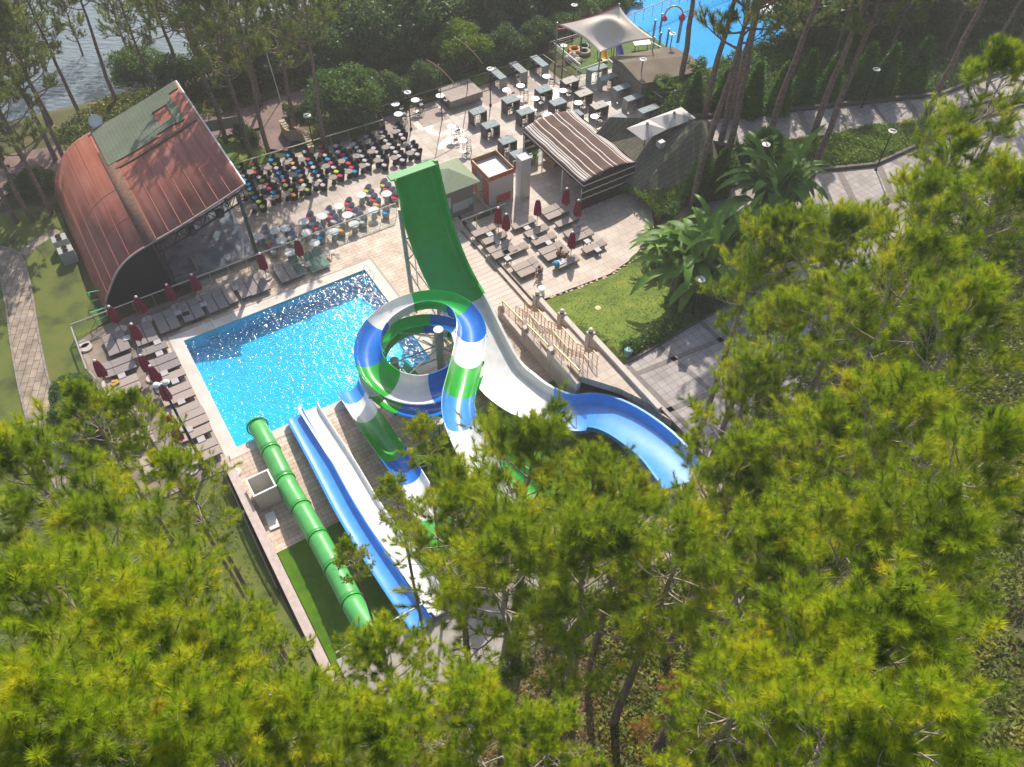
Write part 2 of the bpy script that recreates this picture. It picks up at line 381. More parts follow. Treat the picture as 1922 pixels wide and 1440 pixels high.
# lounger terrace, two steps up
terr = [L(21.9, -.2), L(25.2, -.2), L(25.2, -3.8), L(36.6, -3.8), L(36.6, 3.6), L(34, 7.5), L(30.6, 9.4), L(28, 9.9), L(22.9, 9.55), L(21.9, 9.5)]
sheet('terrace', terr, .3, M_terr, th=.6)
b = MB(); b.k = 0
b.box(L(21.62, 4.7, .07), (.3, 9.6, .15), ALPHA); struct(b.build('terrace_step', M_terr))
b = MB(); b.box(L(21.36, 4.7, .012), (.06, 9.6, .02), ALPHA); b.box(L(21.80, 4.7, .152), (.05, 9.6, .01), ALPHA); struct(b.build('painted_step_shadow', M_kerbdark))  # dark strips laid along the risers as painted step shadow
# the wide shallow ramps of striped paving beside the slide
M_plank2 = brickmat('striped_paving', (.62, .5, .42), (.56, .46, .39), (.36, .29, .24), 4., .45, .03, .65, stain=(.85, .82, .8), off=0.)
sheet('striped_paving', R4(17.9, 21.3, -.3, 9.4), .006, M_plank2)
# flight of stairs up to the walk (three flights with landings)
flights = [(9.9, 11.2, 0, .75), (12.6, 13.9, .75, 1.55), (15.8, 17.2, 1.55, 2.45)]
b = MB()
def stairz(t):
    z = 0.
    for t0, t1, z0, z1 in flights:
        if t >= t1: z = z1
        elif t > t0: z = z0+(z1-z0)*math.floor((t-t0)/(t1-t0)*5+1)/5
    return z
for t0, t1, z0, z1 in flights:
    n = 5
    for k in range(n):
        ta = t0+(t1-t0)*k/n; z = z0+(z1-z0)*(k+1)/n
        b.box(L(20.65, (ta+t1)/2, z-.09), (2.3, t1-ta, .18), ALPHA)
for ta, tb, z in ((11.2, 12.6, .75), (13.9, 15.8, 1.55), (17.2, 18.0, 2.45)): b.box(L(20.65, (ta+tb)/2, z-.3), (2.3, tb-ta, .6), ALPHA)
cpoly = [L(19.55, 18.0), L(21.8, 18.0), L(21.8, 22.6)]+[at(x, y, 2.45) for x, y in ((1262, 790), (1210, 752), (1160, 728))]
b.prism([(p.x, p.y) for p in cpoly], 1.9, 2.45)
tag(b.build('stairs', M_terr), 'pale stone stairs climbing in three flights from the pool deck to the upper walk', 'stairs')
# lawn, walk and beds on the right
sheet('lawn', [L(22.2, 9.75), L(25, 9.95), L(28, 10.1), L(30.6, 9.6), L(33.5, 8.3), L(35, 12), L(34, 17.9), L(22.4, 18.55)], hz(.03), M_grass2, step=.8)
Z2 = 2.48
plz = [L(22.15, 18.7, 0), L(27, 18.3), L(32.6, 17.6)]+PX([(1455, 505), (1560, 470), (1640, 560), (1720, 700), (1740, 820), (1660, 930), (1450, 1010), (1330, 1010)], Z2)+[L(22.15, 27)]
sheet('walk', plz, Z2, M_walk, th=.3)
sheet('walk', PX([(1300, 386), (1385, 348), (1460, 331), (1640, 314), (1740, 270), (1842, 225), (1960, 190), (1960, 330), (1830, 400), (1740, 470), (1640, 560), (1560, 470), (1600, 420), (1540, 388), (1400, 400), (1330, 440)], Z2), Z2+.004, M_walk, th=.3)
sheet('walk', PX([(1300, 226), (1440, 216), (1620, 197), (1765, 182), (1842, 152), (1980, 110), (1980, 160), (1860, 187), (1800, 202), (1715, 230), (1640, 234), (1555, 252), (1445, 268), (1400, 275), (1330, 262)], Z2), Z2, M_walk, th=.3)
def band(name, pts, wd, z, m, th=.01, cat=None):
    b = MB()
    for i in range(len(pts)-1):
        p, q = pts[i], pts[i+1]; d = (q-p); c = (p+q)/2
        b.box((c.x, c.y, z+th/2), (d.length+wd*.4, wd, th), math.atan2(d.y, d.x))
    return b.build(name, m)
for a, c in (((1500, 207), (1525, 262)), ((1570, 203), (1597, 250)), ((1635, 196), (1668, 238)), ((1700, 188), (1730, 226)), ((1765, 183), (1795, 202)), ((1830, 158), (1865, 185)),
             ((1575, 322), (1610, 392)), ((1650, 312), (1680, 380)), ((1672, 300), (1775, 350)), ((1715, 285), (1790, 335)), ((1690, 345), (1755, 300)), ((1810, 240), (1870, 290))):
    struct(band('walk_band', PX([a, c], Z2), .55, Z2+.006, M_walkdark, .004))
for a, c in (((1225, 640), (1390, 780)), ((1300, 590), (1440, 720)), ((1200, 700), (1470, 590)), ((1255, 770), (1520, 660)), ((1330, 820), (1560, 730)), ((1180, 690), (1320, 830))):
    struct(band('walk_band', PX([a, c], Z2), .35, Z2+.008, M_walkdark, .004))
# kerbs
for nm, pts, wd, hh in (('dark_kerb', [(1178, 680), (1240, 645), (1310, 603), (1390, 556), (1470, 520)], .22, .16), ('dark_kerb', [(1290, 222), (1440, 213), (1620, 194), (1765, 179), (1842, 149), (1990, 105)], .25, .3),
                        ('dark_kerb', [(1370, 352), (1460, 329), (1640, 311), (1740, 266), (1842, 222), (1960, 187)], .25, .25), ('pale_kerb', [(1445, 268), (1555, 253), (1640, 236), (1715, 231)], .15, .1)):
    struct(band('kerb', PX(pts, Z2), wd, Z2, M_kerbdark if nm == 'dark_kerb' else M_kerb, hh))
# left lawn, flagstone paths
sheet('lawn', PX([(-60, 420), (60, 385), (115, 400), (165, 560), (205, 600)])+[L(-6.1, -3.6), L(-6.1, 11.4), L(-1.25, 11.4), L(-1.25, 30), L(-14, 32), L(-22, 12)], hz(.02), M_grass, step=1.2)
pathc = [(-70, 470), (0, 482), (22, 500), (36, 560), (48, 640), (64, 720), (84, 790), (110, 850), (150, 930)]
P = [at(x, y) for x, y in pathc]; P = [Vector(p) for p in sub([tuple(p) for p in P], 5)]
def ribbon(P, w0):
    l, r = [], []
    for i, p in enumerate(P):
        d = (P[min(i+1, len(P)-1)]-P[max(i-1, 0)]).normalized(); n = Vector((-d.y, d.x, 0)); l.append(p+n*w0); r.append(p-n*w0)
    return l, r
def ribmesh(name, P, w0, zf, m, off=0.):
    l, r = ribbon(P, w0)
    if off: 
        l2, r2 = ribbon(P, w0-off); 
    b = MB(); n = len(P); q = [(a, c) for a, c in zip(l, r)]
    vs = []
    for a, c in q: vs += [(a.x, a.y, zf(a.x, a.y)), (c.x, c.y, zf(c.x, c.y))]
    b.add(vs, [(2*i, 2*i+1, 2*i+3, 2*i+2) for i in range(n-1)]); return struct(b.build(name, m))
ribmesh('garden_path', P, .84, hz(.035), M_flag)
l, r = ribbon(P, .87)
struct(band('path_edging', l, .12, .03, M_kerb, .08)); struct(band('path_edging', r, .12, .03, M_kerb, .08))
P2 = [at(x, y) for x, y in [(42, 478), (70, 455), (108, 432)]]; ribmesh('garden_path', P2, .4, hz(.03), M_flag)
# promenade by the lake
P = [at(x, y) for x, y in [(-120, 420), (0, 330), (110, 305), (250, 262), (400, 230), (560, 190), (700, 152), (850, 112), (1000, 62), (1120, 12), (1250, -40)]]
P = [Vector(p) for p in sub([tuple(p) for p in P], 5)]; ribmesh('promenade', P, 2.5, hz(.03), M_prom)
Q = [at(x, y) for x, y in [(505, 280), (520, 255), (530, 230), (540, 195)]]; ribmesh('promenade', Q, 1.6, hz(.04), M_prom)
sheet('lawn', PX([(330, 240), (420, 262), (500, 252), (512, 300), (440, 325), (405, 300)]), hz(.02), M_grass2, step=1.2)
sheet('lawn', PX([(570, 250), (640, 200), (700, 205), (720, 240), (590, 282)]), hz(.02), M_grass, step=1.2)
sheet('lawn', [L(22.5, -17), L(40, -17), L(40.5, -19.4), L(22.5, -19.4)], hz(.02), M_grass2)
# second pool, playground lawn
W2 = PX([(1120, 22), (1285, -45), (1500, -60), (1500, 20), (1470, 62), (1440, 120), (1330, 160), (1290, 165), (1210, 105), (1130, 70)])
sheet('second_pool_floor', W2, -.5, M_pooltile); o = sheet('second_pool_water', W2, -.08, watermat('second_pool_water_mat', (.30, .66, .90), 1.4, .3))
sheet('second_pool_deck', PX([(1440, -70), (1620, -80), (1600, 60), (1500, 120), (1440, 118), (1475, 62), (1503, 15)]), .02, M_terr)
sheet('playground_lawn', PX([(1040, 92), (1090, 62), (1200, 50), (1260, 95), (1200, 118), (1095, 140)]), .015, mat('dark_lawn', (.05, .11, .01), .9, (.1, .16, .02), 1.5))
sheet('second_pool_deck', PX([(1240, 185), (1360, 150), (1440, 120), (1560, 100), (1560, 180), (1330, 225)]), .012, mat('painted_shade_paving', (.25, .18, .14), .8, (.32, .24, .2), 2))  # darker than the other pool deck: shade is put into the colour
# bare earth and undergrowth patches on the near hillside
# ---------------------------------------------------------------- walls
o = MB(); o.box(L(-.85, 18.8, .0), (.5, 15.2, 2.0), ALPHA); o = o.build('garden_wall', M_wallpink, bevel=.02)
tag(o, 'long narrow pink stone wall running from the pool deck past the green tube slide', 'wall')
b = MB()
for t0, t1, z in ((9.35, 12.3, .95), (12.3, 15.4, 1.75), (15.4, 22.6, 2.75)):
    b.k = 0; b.box(L(21.98, (t0+t1)/2, z/2), (.36, t1-t0, z), ALPHA)
    b.box(L(21.98, t0+.22, z/2+.04), (.5, .44, z+.08), ALPHA)
tag(b.build('stair_wall', M_wall, bevel=.02), 'stepped cream wall with three pillars between the stairs and the lawn', 'wall')
b = MB()
for t0, t1, z in ((9.0, 12.0, .25), (12.0, 15.0, 1.0), (15.0, 18.2, 1.75)):
    b.box(L(19.3, (t0+t1)/2, z/2+.1), (.3, t1-t0, z+.6), ALPHA); b.box(L(19.3, t0+.15, z/2+.2), (.36, .36, z+.9), ALPHA)
tag(b.build('retaining_wall', M_wall, bevel=.02), 'cream retaining wall below the stair railing beside the white and blue slide', 'wall')
def globe_lamp(p, lab):
    e = empty('wall_lamp', p, 0, lab, 'lamp', 'round lamps on the stair pillars')
    b = MB(); b.lathe((0, 0, 0), [(.13, 0), (.16, .03), (.12, .06)], 12); b.build('lamp_base', M_black, e)
    b = MB(); b.lathe((0, 0, 0), [(.1, .06), (.17, .12), (.18, .2), (.13, .28), (.04, .31)], 12); b.build('lamp_shade', mat('lamp_shade', (.62, .55, .45), .3), e, smooth=True)
    return e
g0 = globe_lamp(L(21.98, 9.57, 1.04), 'round cream lamp on the lowest stair pillar by the terrace')
for p, lab in ((L(21.98, 12.5, 1.84), 'round cream lamp on the middle stair pillar beside the lawn'), (L(21.98, 15.6, 2.84), 'round cream lamp on the highest stair pillar beside the lawn'),
               (L(19.3, 9.15, .78), 'round cream lamp at the foot of the retaining wall by the white slide'), (L(19.3, 12.15, 1.16), 'round cream lamp on the middle of the retaining wall'), (L(19.3, 15.15, 1.96), 'round cream lamp on the upper part of the retaining wall')):
    c = copy_tree(g0); c.location = p; c['label'] = lab
# ---------------------------------------------------------------- railings and glass fences
def railing(name, P, h, post, label, cat='railing', m=None, glass=False, bars=0., mid=False, rt=.035, gap=None, tr=.05):
    m = m or M_rail; e = empty(name, P[0], 0, label, cat); o0 = Vector(P[0]); P = [Vector(p)-o0 for p in P]
    top = MB(); ps = MB(); gl = MB(); br = MB(); md = MB()
    posts = []
    for i in range(len(P)-1):
        p, q = P[i], P[i+1]; d = q-p; n = max(1, round(d.length/post)); hv = Vector((0, 0, h)); an = math.atan2(d.y, d.x)
        top.path([p+hv, q+hv], tr, 8)
        for k in range(n+(1 if i == len(P)-2 else 0)):
            c = p+d*(k/n); posts.append(c)
        if mid:
            for z in (.3, .6, .85): md.path([p+Vector((0, 0, h*z)), q+Vector((0, 0, h*z))], .015, 5)
        if glass:
            for k in range(n):
                a, c = p+d*((k+.05)/n), p+d*((k+.95)/n)
                gl.quad(a+Vector((0, 0, .1)), c+Vector((0, 0, .1)), c+Vector((0, 0, h-.08)), a+Vector((0, 0, h-.08)))
        if bars:
            nb = int(d.length/bars); md.path([p+Vector((0, 0, .12)), q+Vector((0, 0, .12))], .015, 5)
            for k in range(nb): c = p+d*((k+.5)/nb); br.path([c+Vector((0, 0, .1)), c+hv], .011, 4, False)
    top.build('handrail', m, e)
    for c in posts[:60]:
        pb = MB(); pb.path([(0, 0, 0), (0, 0, h)], rt*.7, 6); pb.build('post', m, e, loc=c)
    if gl.v: gl.build('glass_panel', M_glass, e)
    if br.v: br.build('baluster', m, e)
    if md.v: md.build('rail', m, e)
    return e
railing('glass_fence', [L(-5.95, -4.15), L(7.5, -4.3)], 1.1, 1.4, 'glass balustrade behind the sunbeds from the deck corner to the stage front', 'fence', glass=True)
railing('glass_fence', [L(7.5, -4.3), L(18.1, -4.3)], 1.1, 1.4, 'long glass balustrade between the grey tub chairs and the pool deck', 'fence', glass=True)
railing('glass_fence', [L(-5.95, -4.1), L(-6.0, .2)], 1.0, 1.5, 'short balustrade along the left edge of the wooden deck by the flagstone path', 'fence', glass=True)
railing('deck_railing', [L(-5.9, .35), L(-5.2, 3.6)], .9, 1.5, 'white rail on the left deck edge beside the shrubs', 'railing', mid=True)
railing('glass_fence', [L(3, -15.7), L(22.3, -14.9)], 1.1, 1.6, 'glass balustrade behind the rows of dark tub chairs', 'fence', glass=True)
railing('glass_fence', [L(22.35, -14.8), L(22.5, -16.75)], 1.1, 1.6, 'short dark railing where the chairs meet the bar terrace', 'fence', M_black, glass=True)
railing('iron_railing', [L(22.5, -16.8), L(39.9, -16.8), L(40.1, -13.2)], 1.1, 1.9, 'black iron railing with thin bars along the back of the bar terrace', 'railing', M_black, bars=.16)
railing('glass_fence', [L(41, -12.85), L(44.7, -12.9), L(45.0, -.6)], 1.1, 1.4, 'white topped glass balustrade on the right edge of the bar terrace', 'fence', m=M_white, glass=True)
railing('glass_fence', [L(21.4, .1, .05), L(25.25, .15, .05)], 1.1, 1.5, 'bright handrail with glass between the green hut and the sunbed terrace', 'fence', glass=True)
railing('glass_fence', [L(23.8, -2.2), L(26.4, -2.2)], 1.1, 1.5, 'short bright handrail in front of the red and white kiosk', 'fence', glass=True)
railing('glass_fence', [L(23.6, -4.3), L(25.6, -4.3)], 1.1, 1.3, 'short handrail between the green hut roof and the kiosk', 'fence', glass=True)
railing('glass_fence', [L(28.6, -4.1), L(32.2, -4.3)], 1.1, 1.3, 'handrail running into the striped tent beside the green stool', 'fence', glass=True)
for (t0, t1, z, lab) in ((9.3, 11.8, .72, 'lowest'), (12.4, 14.8, 1.2, 'middle'), (15.4, 18.1, 2.05, 'highest')):
    railing('stair_railing', [L(19.3, t0, z-.05), L(19.3, t1, z+.25)], .95, .9, lab+' white topped railing on the retaining wall beside the stairs', 'railing', M_brass, bars=.14)
for (s_, lab) in ((20.2, 'left'), (20.9, 'right')):
    pts = [L(s_, 9.6, 0), L(s_, 11.3, .75), L(s_, 12.5, .75), L(s_, 14, 1.55), L(s_, 15.7, 1.55), L(s_, 17.3, 2.45), L(s_, 17.8, 2.45)]
    railing('stair_handrail', pts, .9, .42, 'thin bronze handrail stepping down the middle of the stairs, the '+lab+' one of the two', 'railing', M_brass, mid=True, tr=.025)
railing('black_fence', [L(-1.25, 12.2, -.1), L(-1.35, 20.5, 0)], 1.0, 1.6, 'black fence on the lawn side of the pink stone wall', 'fence', M_black, bars=.07)
railing('pool_fence', [at(1030, 100), at(1105, 78)], 1.1, 1.2, 'metal railing at the left end of the playground under the sail', 'railing', m=M_rail, mid=True)
railing('pool_fence', [at(1172, 52), at(1290, 5), at(1400, -35)], 1.2, 1.2, 'pale metal railing along the far side of the second pool', 'railing', m=M_rail, mid=True)
railing('pool_fence', [at(1030, 92), at(1088, 140)], 1.0, 1.2, 'white railing beside the path to the playground', 'railing', m=M_white, mid=True)
railing('pool_fence', [at(1220, 98), at(1238, 108)], 1.0, .5, 'small metal railing by the shallow steps of the second pool', 'railing', m=M_steel, mid=True)

# rough stone edging between the terrace and the lawn
def edging(name, pts, label, w_=.22, n=2.6, m=None):
    b = MB(); rd = random.Random(len(pts))
    for i in range(len(pts)-1):
        p, q = pts[i], pts[i+1]; k = max(1, int((q-p).length*n))
        for j in range(k):
            c = p+(q-p)*((j+rd.random()*.5)/k); b.box((c.x+rd.uniform(-.06, .06), c.y+rd.uniform(-.06, .06), c.z+.03), (w_*rd.uniform(.8, 1.6), w_*rd.uniform(.7, 1.3), .1), rd.uniform(0, 3), taper=.8)
    return tag(b.build(name, m or M_stone), label, 'stone edging')
edging('stone_edging', [L(22.9, 9.7, .3), L(25, 9.95, .32), L(28, 10.1, .34), L(30.6, 9.6, .32), L(33.4, 8.2, .32)], 'ragged row of pale stones edging the right lawn along the sunbed terrace')
# ================================================================ WATER SLIDES
def plastic(name, col, rough=.22, c2=None):
    m = mat(name, col, rough, c2 or tuple(c*.86 for c in col), 1.6, detail=6, bump=.05, bscale=6); return m
P_green = plastic('green_fibreglass', (.008, .43, .06)); P_lgreen = plastic('light_green_fibreglass', (.09, .42, .10), .35)
P_blue = plastic('blue_fibreglass', (.01, .17, .60)); P_white = plastic('white_fibreglass', (.74, .74, .72), .25)
P_midgreen = plastic('mid_green_fibreglass', (.03, .40, .04))
P_lblue = plastic('pale_blue_fibreglass', (.06, .30, .75), .25)
M_post = mat('galvanised_post', (.30, .30, .28), .55, (.40, .38, .34), 3., metal=.25)
def frames(path):
    "path: list of (pos, width, bank) -> frames with right vector level with the ground"
    out = []; n = len(path)
    for i, p in enumerate(path):
        d = (path[min(n-1, i+1)]-path[max(0, i-1)]).normalized(); r = d.cross(Vector((0, 0, 1)))
        if r.length < .02: r = out[-1][1] if out else U.copy()
        r.normalize(); out.append((p, r, r.cross(d)))
    return out
def prof_round(r, a0=-95, a1=95, n=14):
    return [(r*math.sin(math.radians(a0+(a1-a0)*k/n)), r-r*math.cos(math.radians(a0+(a1-a0)*k/n))) for k in range(n+1)]
def prof_flat(w_, h, lip=.14, out=.12):
    hw_ = w_/2; return [(-hw_-out-lip, h), (-hw_-out, h), (-hw_-out*.6, h*.4), (-hw_+.06, .05), (-hw_+.2, 0), (hw_-.2, 0), (hw_-.06, .05), (hw_+out*.6, h*.4), (hw_+out, h), (hw_+out+lip, h)]
def prof_u(r, h, lip=.08):
    p = prof_round(r, -90, 90, 12); return [(-r-lip, h), (-r, h)]+[q for q in p]+[(r, h), (r+lip, h)] if h > r else [(-r-lip, r)]+p+[(r+lip, r)]
def flume(e, path, prof, cols, name='flume_section', bank=None, wscale=None, th=.05, rim=None):
    "cols: list of (number of steps, material)"
    fr = frames(path); i = 0
    for n, m in cols:
        j = min(len(path)-1, i+n); b = MB(); k = len(prof)
        for q in range(i, j+1):
            p, r, u = fr[q]
            if bank: 
                a = bank[q]; r, u = r*math.cos(a)+u*math.sin(a), u*math.cos(a)-r*math.sin(a)
            w_ = wscale[q] if wscale else 1
            b.v += [tuple(p+r*x*w_+u*y) for x, y in prof]
        for q in range(j-i):
            for x in range(k-1):
                a = q*k+x; b.f.append((a, a+1, a+1+k, a+k)); b.m.append(0)
        o = b.build(name, m, e, smooth=True)
        sm = o.modifiers.new('s', 'SOLIDIFY'); sm.thickness = th; sm.offset = 0
        o.modifiers.new('e', 'EDGE_SPLIT').split_angle = math.radians(50)
        # joint flange under each section end
        if j < len(path)-1:
            p, r, u = fr[j]; fb = MB(); d = r.cross(u)
            if bank: a = bank[j]; r, u = r*math.cos(a)+u*math.sin(a), u*math.cos(a)-r*math.sin(a)
            w_ = wscale[j] if wscale else 1
            for dd in (-.04, .04):
                for kk in (0, .09):
                    fb.v += [tuple(p+d*dd+r*(x*w_+(kk if x > 0 else -kk))+u*(y-kk-.03)) for x, y in prof]
            k_ = k
            for x in range(k_-1):
                for (A_, B_) in ((0, 1), (1, 3), (3, 2)):
                    fb.f.append((A_*k_+x, A_*k_+x+1, B_*k_+x+1, B_*k_+x)); fb.m.append(0)
            fb.build('joint_flange', m, e)
        i = j
    return e
def post(e, p, h, r=.18, m=None, name='support_post'):
    b = MB(); b.lathe(p, [(r*1.7, 0), (r*1.7, .04), (r, .05), (r, h-.04), (r*1.12, h-.03), (r*1.12, h)], 16); return b.build(name, m or M_post, e)
def brace(e, p, q, r=.035, name='brace'):
    b = MB(); b.path([p, q], r, 6); return b.build(name, M_steel, e)
def LP(pts, n=6): return [L(*p) for p in sub(pts, n)]
# --- tube slide
e = empty('tube_slide', L(1.3, 10, 0), 0, 'long light green closed tube slide with dark green joint rings ending in the pool corner', 'water slide')
inv = lambda v: v-L(1.3, 10, 0)
pts = [(483, 800, .5), (494, 819, .7), (517, 864, .95), (545, 920, 1.2), (569, 960, 1.5), (593, 1002, 1.8), (615, 1042, 2.1), (642, 1092, 2.5), (671, 1147, 3.0), (701, 1192, 3.4)]
path = [inv(Vector(p)) for p in sub([tuple(at(*p)) for p in pts], 6)]
seg = []; acc = 0; last = 0
R_T = .52
cuts = [0]
for i in range(1, len(path)):
    acc += (path[i]-path[i-1]).length
    if acc > 2.35: cuts.append(i); acc = 0
if cuts[-1] < len(path)-4: cuts.append(len(path)-1)
else: cuts[-1] = len(path)-1
for a, c in zip(cuts[:-1], cuts[1:]):
    b = MB(); b.path(path[a:c+1], R_T, 28, caps=False); o = b.build('tube_section', P_lgreen, e, smooth=True); sm = o.modifiers.new('s', 'SOLIDIFY'); sm.thickness = .04; sm.offset = 0
for c in cuts:
    d = (path[min(c+1, len(path)-1)]-path[max(0, c-1)]).normalized(); p = path[c]
    b = MB(); b.path([p-d*.05, p+d*.05], R_T+.075, 28); b.build('joint_ring', P_midgreen, e) if 0 < c < len(path)-1 else None
    if c in (0, len(path)-1):
        b = MB(); b.path([p-d*.05, p+d*.05], R_T+.06, 28, caps=False); o = b.build('joint_ring', P_midgreen, e); sm = o.modifiers.new('s', 'SOLIDIFY'); sm.thickness = .09
b = MB(); b.path([p+Vector((0, 0, R_T+.012)) for p in path[cuts[1]:-2]], .014, 4); b.build('top_seam', P_green, e)
b = MB(); b.path([p+U*(-R_T-.02)+Vector((0, 0, -.05)) for p in path[8:-2]], .035, 4); b.build('side_seam', P_lgreen, e)
for k in (10, 26, 40):
    p = path[k]; post(e, Vector((p.x, p.y, 0)), p.z-R_T+.02, .09)
# --- twin-lane slide, blue and white lanes side by side
def lane_slide(s_edges, ts, zs, cols, label, mats_wall, n=6, top=None):
    e = empty('lane_slide', L(s_edges[0][0], ts[0], 0), 0, label, 'water slide'); o0 = L(s_edges[0][0], ts[0], 0)
    return e, o0
e = empty('twin_slide', L(4.4, 10, 0), 0, 'straight twin lane slide, blue lane on the left and white lane on the right', 'water slide'); o0 = L(4.4, 10, 0)
ts = [10.15, 11.5, 14, 17, 20, 23, 26.3]; zs = [.22, .42, .85, 1.5, 2.2, 2.9, 3.7]
def lane(pp, m, prof): 
    P_ = [Vector(q)-o0 for q in sub([tuple(at(*p)) for p in pp], 6)]; flume(e, P_, prof, [(99, m)], 'lane'); return P_
h = .42
Pb = lane([(553, 783, .25), (562, 800, .35), (604, 877, .8), (648, 960, 1.4), (694, 1035, 2.0), (745, 1112, 2.8), (792, 1180, 3.6)], P_lblue, [(-.62, h), (-.53, h), (-.5, .1), (-.4, 0), (.38, 0), (.47, .06), (.52, h)])
Pw = lane([(583, 768, .25), (592, 785, .35), (647, 870, .8), (697, 955, 1.4), (742, 1020, 2.0), (785, 1080, 2.8), (833, 1150, 3.6)], P_white, [(-.52, h), (-.45, .06), (-.36, 0), (.36, 0), (.46, .08), (.58, h+.1), (.7, h+.1)])
fl = MB(); fl.path([p_+Vector((0, 0, h+.02))+U*.56 for p_ in Pb], .06, 6); fl.build('divider_rim', P_blue, e, smooth=True)
for P_ in (Pb, Pw):
    for k in (10, 18, 26, 32):
        p = P_[k]; b = MB(); b.tube((p.x, p.y, 0), (p.x, p.y, p.z-.05), .07); b.build('support_post', M_post, e)
# --- multicolour straight slide
e = empty('open_slide', L(7.6, 10, 0), 0, 'open slide in blue, white and green sections, first to the right of the twin slide', 'water slide'); o0 = L(7.6, 10, 0)
pts = [(655, 735, .2), (668, 757, .4), (691, 792, .75), (725, 842, 1.2), (757, 886, 1.7), (785, 932, 2.2), (815, 985, 2.9), (850, 1050, 3.6)]
path = [Vector(q)-o0 for q in sub([tuple(at(*p)) for p in pts], 6)]
flume(e, path, prof_round(.78, -84, 84, 14), [(6, P_lblue), (6, P_white), (9, P_midgreen), (6, P_blue), (8, P_white), (8, P_midgreen)], 'flume_section')
for k in (10, 20, 30, 40):
    p = path[k]; post(e, Vector((p.x, p.y, 0)), p.z, .1)
# --- helix slide
HC = (12.05, 11.75)
e = empty('helix_slide', L(HC[0], HC[1], 0), 0, 'open spiral slide of blue, white and green sections winding twice around steel columns', 'water slide'); o0 = L(HC[0], HC[1], 0)
Rh = 2.78
entry = [(940, 960, 7.2), (905, 890, 6.9), (868, 810, 6.5), (862, 765, 6.25), (872, 718, 6.0), (882, 668, 5.6)]
loop = [(880, 622, 5.25), (855, 588, 5.0), (812, 576, 4.85), (765, 586, 4.65), (722, 614, 4.5), (700, 655, 4.35), (708, 700, 4.2), (740, 730, 4.05), (785, 742, 3.9), (830, 733, 3.75), (864, 707, 3.6)]
lp = [at(*p) for p in loop]
cx_ = sum((p for p in lp), Vector())/len(lp); HC = ((cx_-A0).dot(U), (cx_-A0).dot(V))
pts = [tuple(at(*p)) for p in entry]+[tuple(p) for p in lp]
low = []
for k in range(1, 13):
    a = math.radians(-33+30*k); low.append(tuple(L(HC[0]+2.75*math.cos(a), HC[1]-2.75*math.sin(a), 3.5-.13*k)))
pts += low
hp = [Vector(q) for q in sub(pts, 6)]; path = [p-o0 for p in hp]
n_entry = len(entry)*6
cols = [(12, P_white), (8, P_lblue), (7, P_midgreen), (6, P_white), (8, P_blue), (11, P_green), (9, P_white), (9, P_blue), (8, P_midgreen), (9, P_white), (9, P_blue), (8, P_midgreen), (3, P_white), (6, P_blue), (19, P_green), (8, P_white), (6, P_midgreen), (12, P_blue), (12, P_green)]
bank = []
for i in range(len(path)):
    f = sstep((i-n_entry+8)/12.); bank.append(-f*math.radians(16))
pr = prof_round(.86, -92, 80, 16)
flume(e, path, pr, cols, 'flume_section', bank=bank)
c1 = L(12.88, 12.5); post(e, c1-o0, 5.35, .27, name='main_column')
c2 = L(10.15, 11.75); post(e, c2-o0, 3.5, .24, name='main_column')
def ringp(a, z, r=Rh): a = math.radians(a); return L(HC[0]+r*math.cos(a), HC[1]-r*math.sin(a), z)-o0
for a, z in ((100, 4.25), (20, 4.7), (-30, 4.4), (200, 3.3), (60, 3.0)):
    brace(e, c1-o0+Vector((0, 0, min(5.1, z+.55))), ringp(a, z-.15, 2.2), .04)
for a, z in ((150, 3.6), (210, 3.2), (250, 3.2)):
    brace(e, c2-o0+Vector((0, 0, 3.3)), ringp(a, z-.1, 2.2), .04)
for (p, q) in ((L(12.9, 12.4, 3.9), L(10.7, 9.9, 1.0)), (L(12.9, 12.4, 2.7), L(10.6, 10.3, .4)), (L(12.9, 12.5, 3.8), L(14.6, 13.6, 2.4)), (L(12.9, 12.5, 3.1), L(14.4, 12.2, 1.6)), (L(14.5, 12.2, 3.3), L(13.6, 13.6, .8)), (L(13.5, 11.7, 3.4), L(14.6, 13.3, .8))): brace(e, p-o0, q-o0, .045)
for k_ in (8, 20): post(e, Vector((path[k_].x, path[k_].y, 0)), path[k_].z-.05, .14)
# --- short green slide ending under the spiral
e = empty('green_slide', L(11.2, 11, 0), 0, 'plain green open slide passing under the spiral and ending at the pool edge', 'water slide'); o0 = L(11.2, 11, 0)
pts = [(10.75, 10.2, .3), (10.9, 12, .6), (11, 14, 1.0), (11.3, 16.5, 1.5), (11.8, 20, 2.3), (12.2, 24, 3.2)]
path = [p-o0 for p in LP(pts, 6)]; flume(e, path, prof_round(.72, -88, 88, 12), [(32, P_green)], 'flume')
# --- half-pipe slide with the tall green wall
e = empty('halfpipe_slide', L(16.5, 8, 0), 0, 'wide slide coming down blue, crossing white and shooting up a tall green wall', 'water slide'); o0 = L(16.5, 8, 0)
pts = [(16.22, 3.35, 9.75), (16.26, 3.62, 8.9), (16.3, 3.9, 7.8), (16.32, 4.45, 6.3), (16.35, 5.3, 4.9), (16.4, 6.4, 3.55), (16.5, 7.6, 2.5), (16.6, 8.9, 1.65)]
rim = [(928, 599, 1.5), (972, 665, 1.25), (1014, 706, 1.2), (1049, 727, 1.3), (1090, 739, 1.5), (1141, 739, 1.85), (1206, 766, 2.4), (1276, 818, 3.2), (1330, 880, 4.0)]
rp = [at(*p) for p in rim]; cen = []
for i_, p in enumerate(rp):
    d = (rp[min(i_+1, len(rp)-1)]-rp[max(i_-1, 0)]); d.z = 0; d.normalize(); n_ = Vector((d.y, -d.x, 0)); q = p+n_*(1.8 if i_ < 3 else 1.62 if i_ < 4 else 1.5); cen.append((q.x, q.y, p.z-.72))
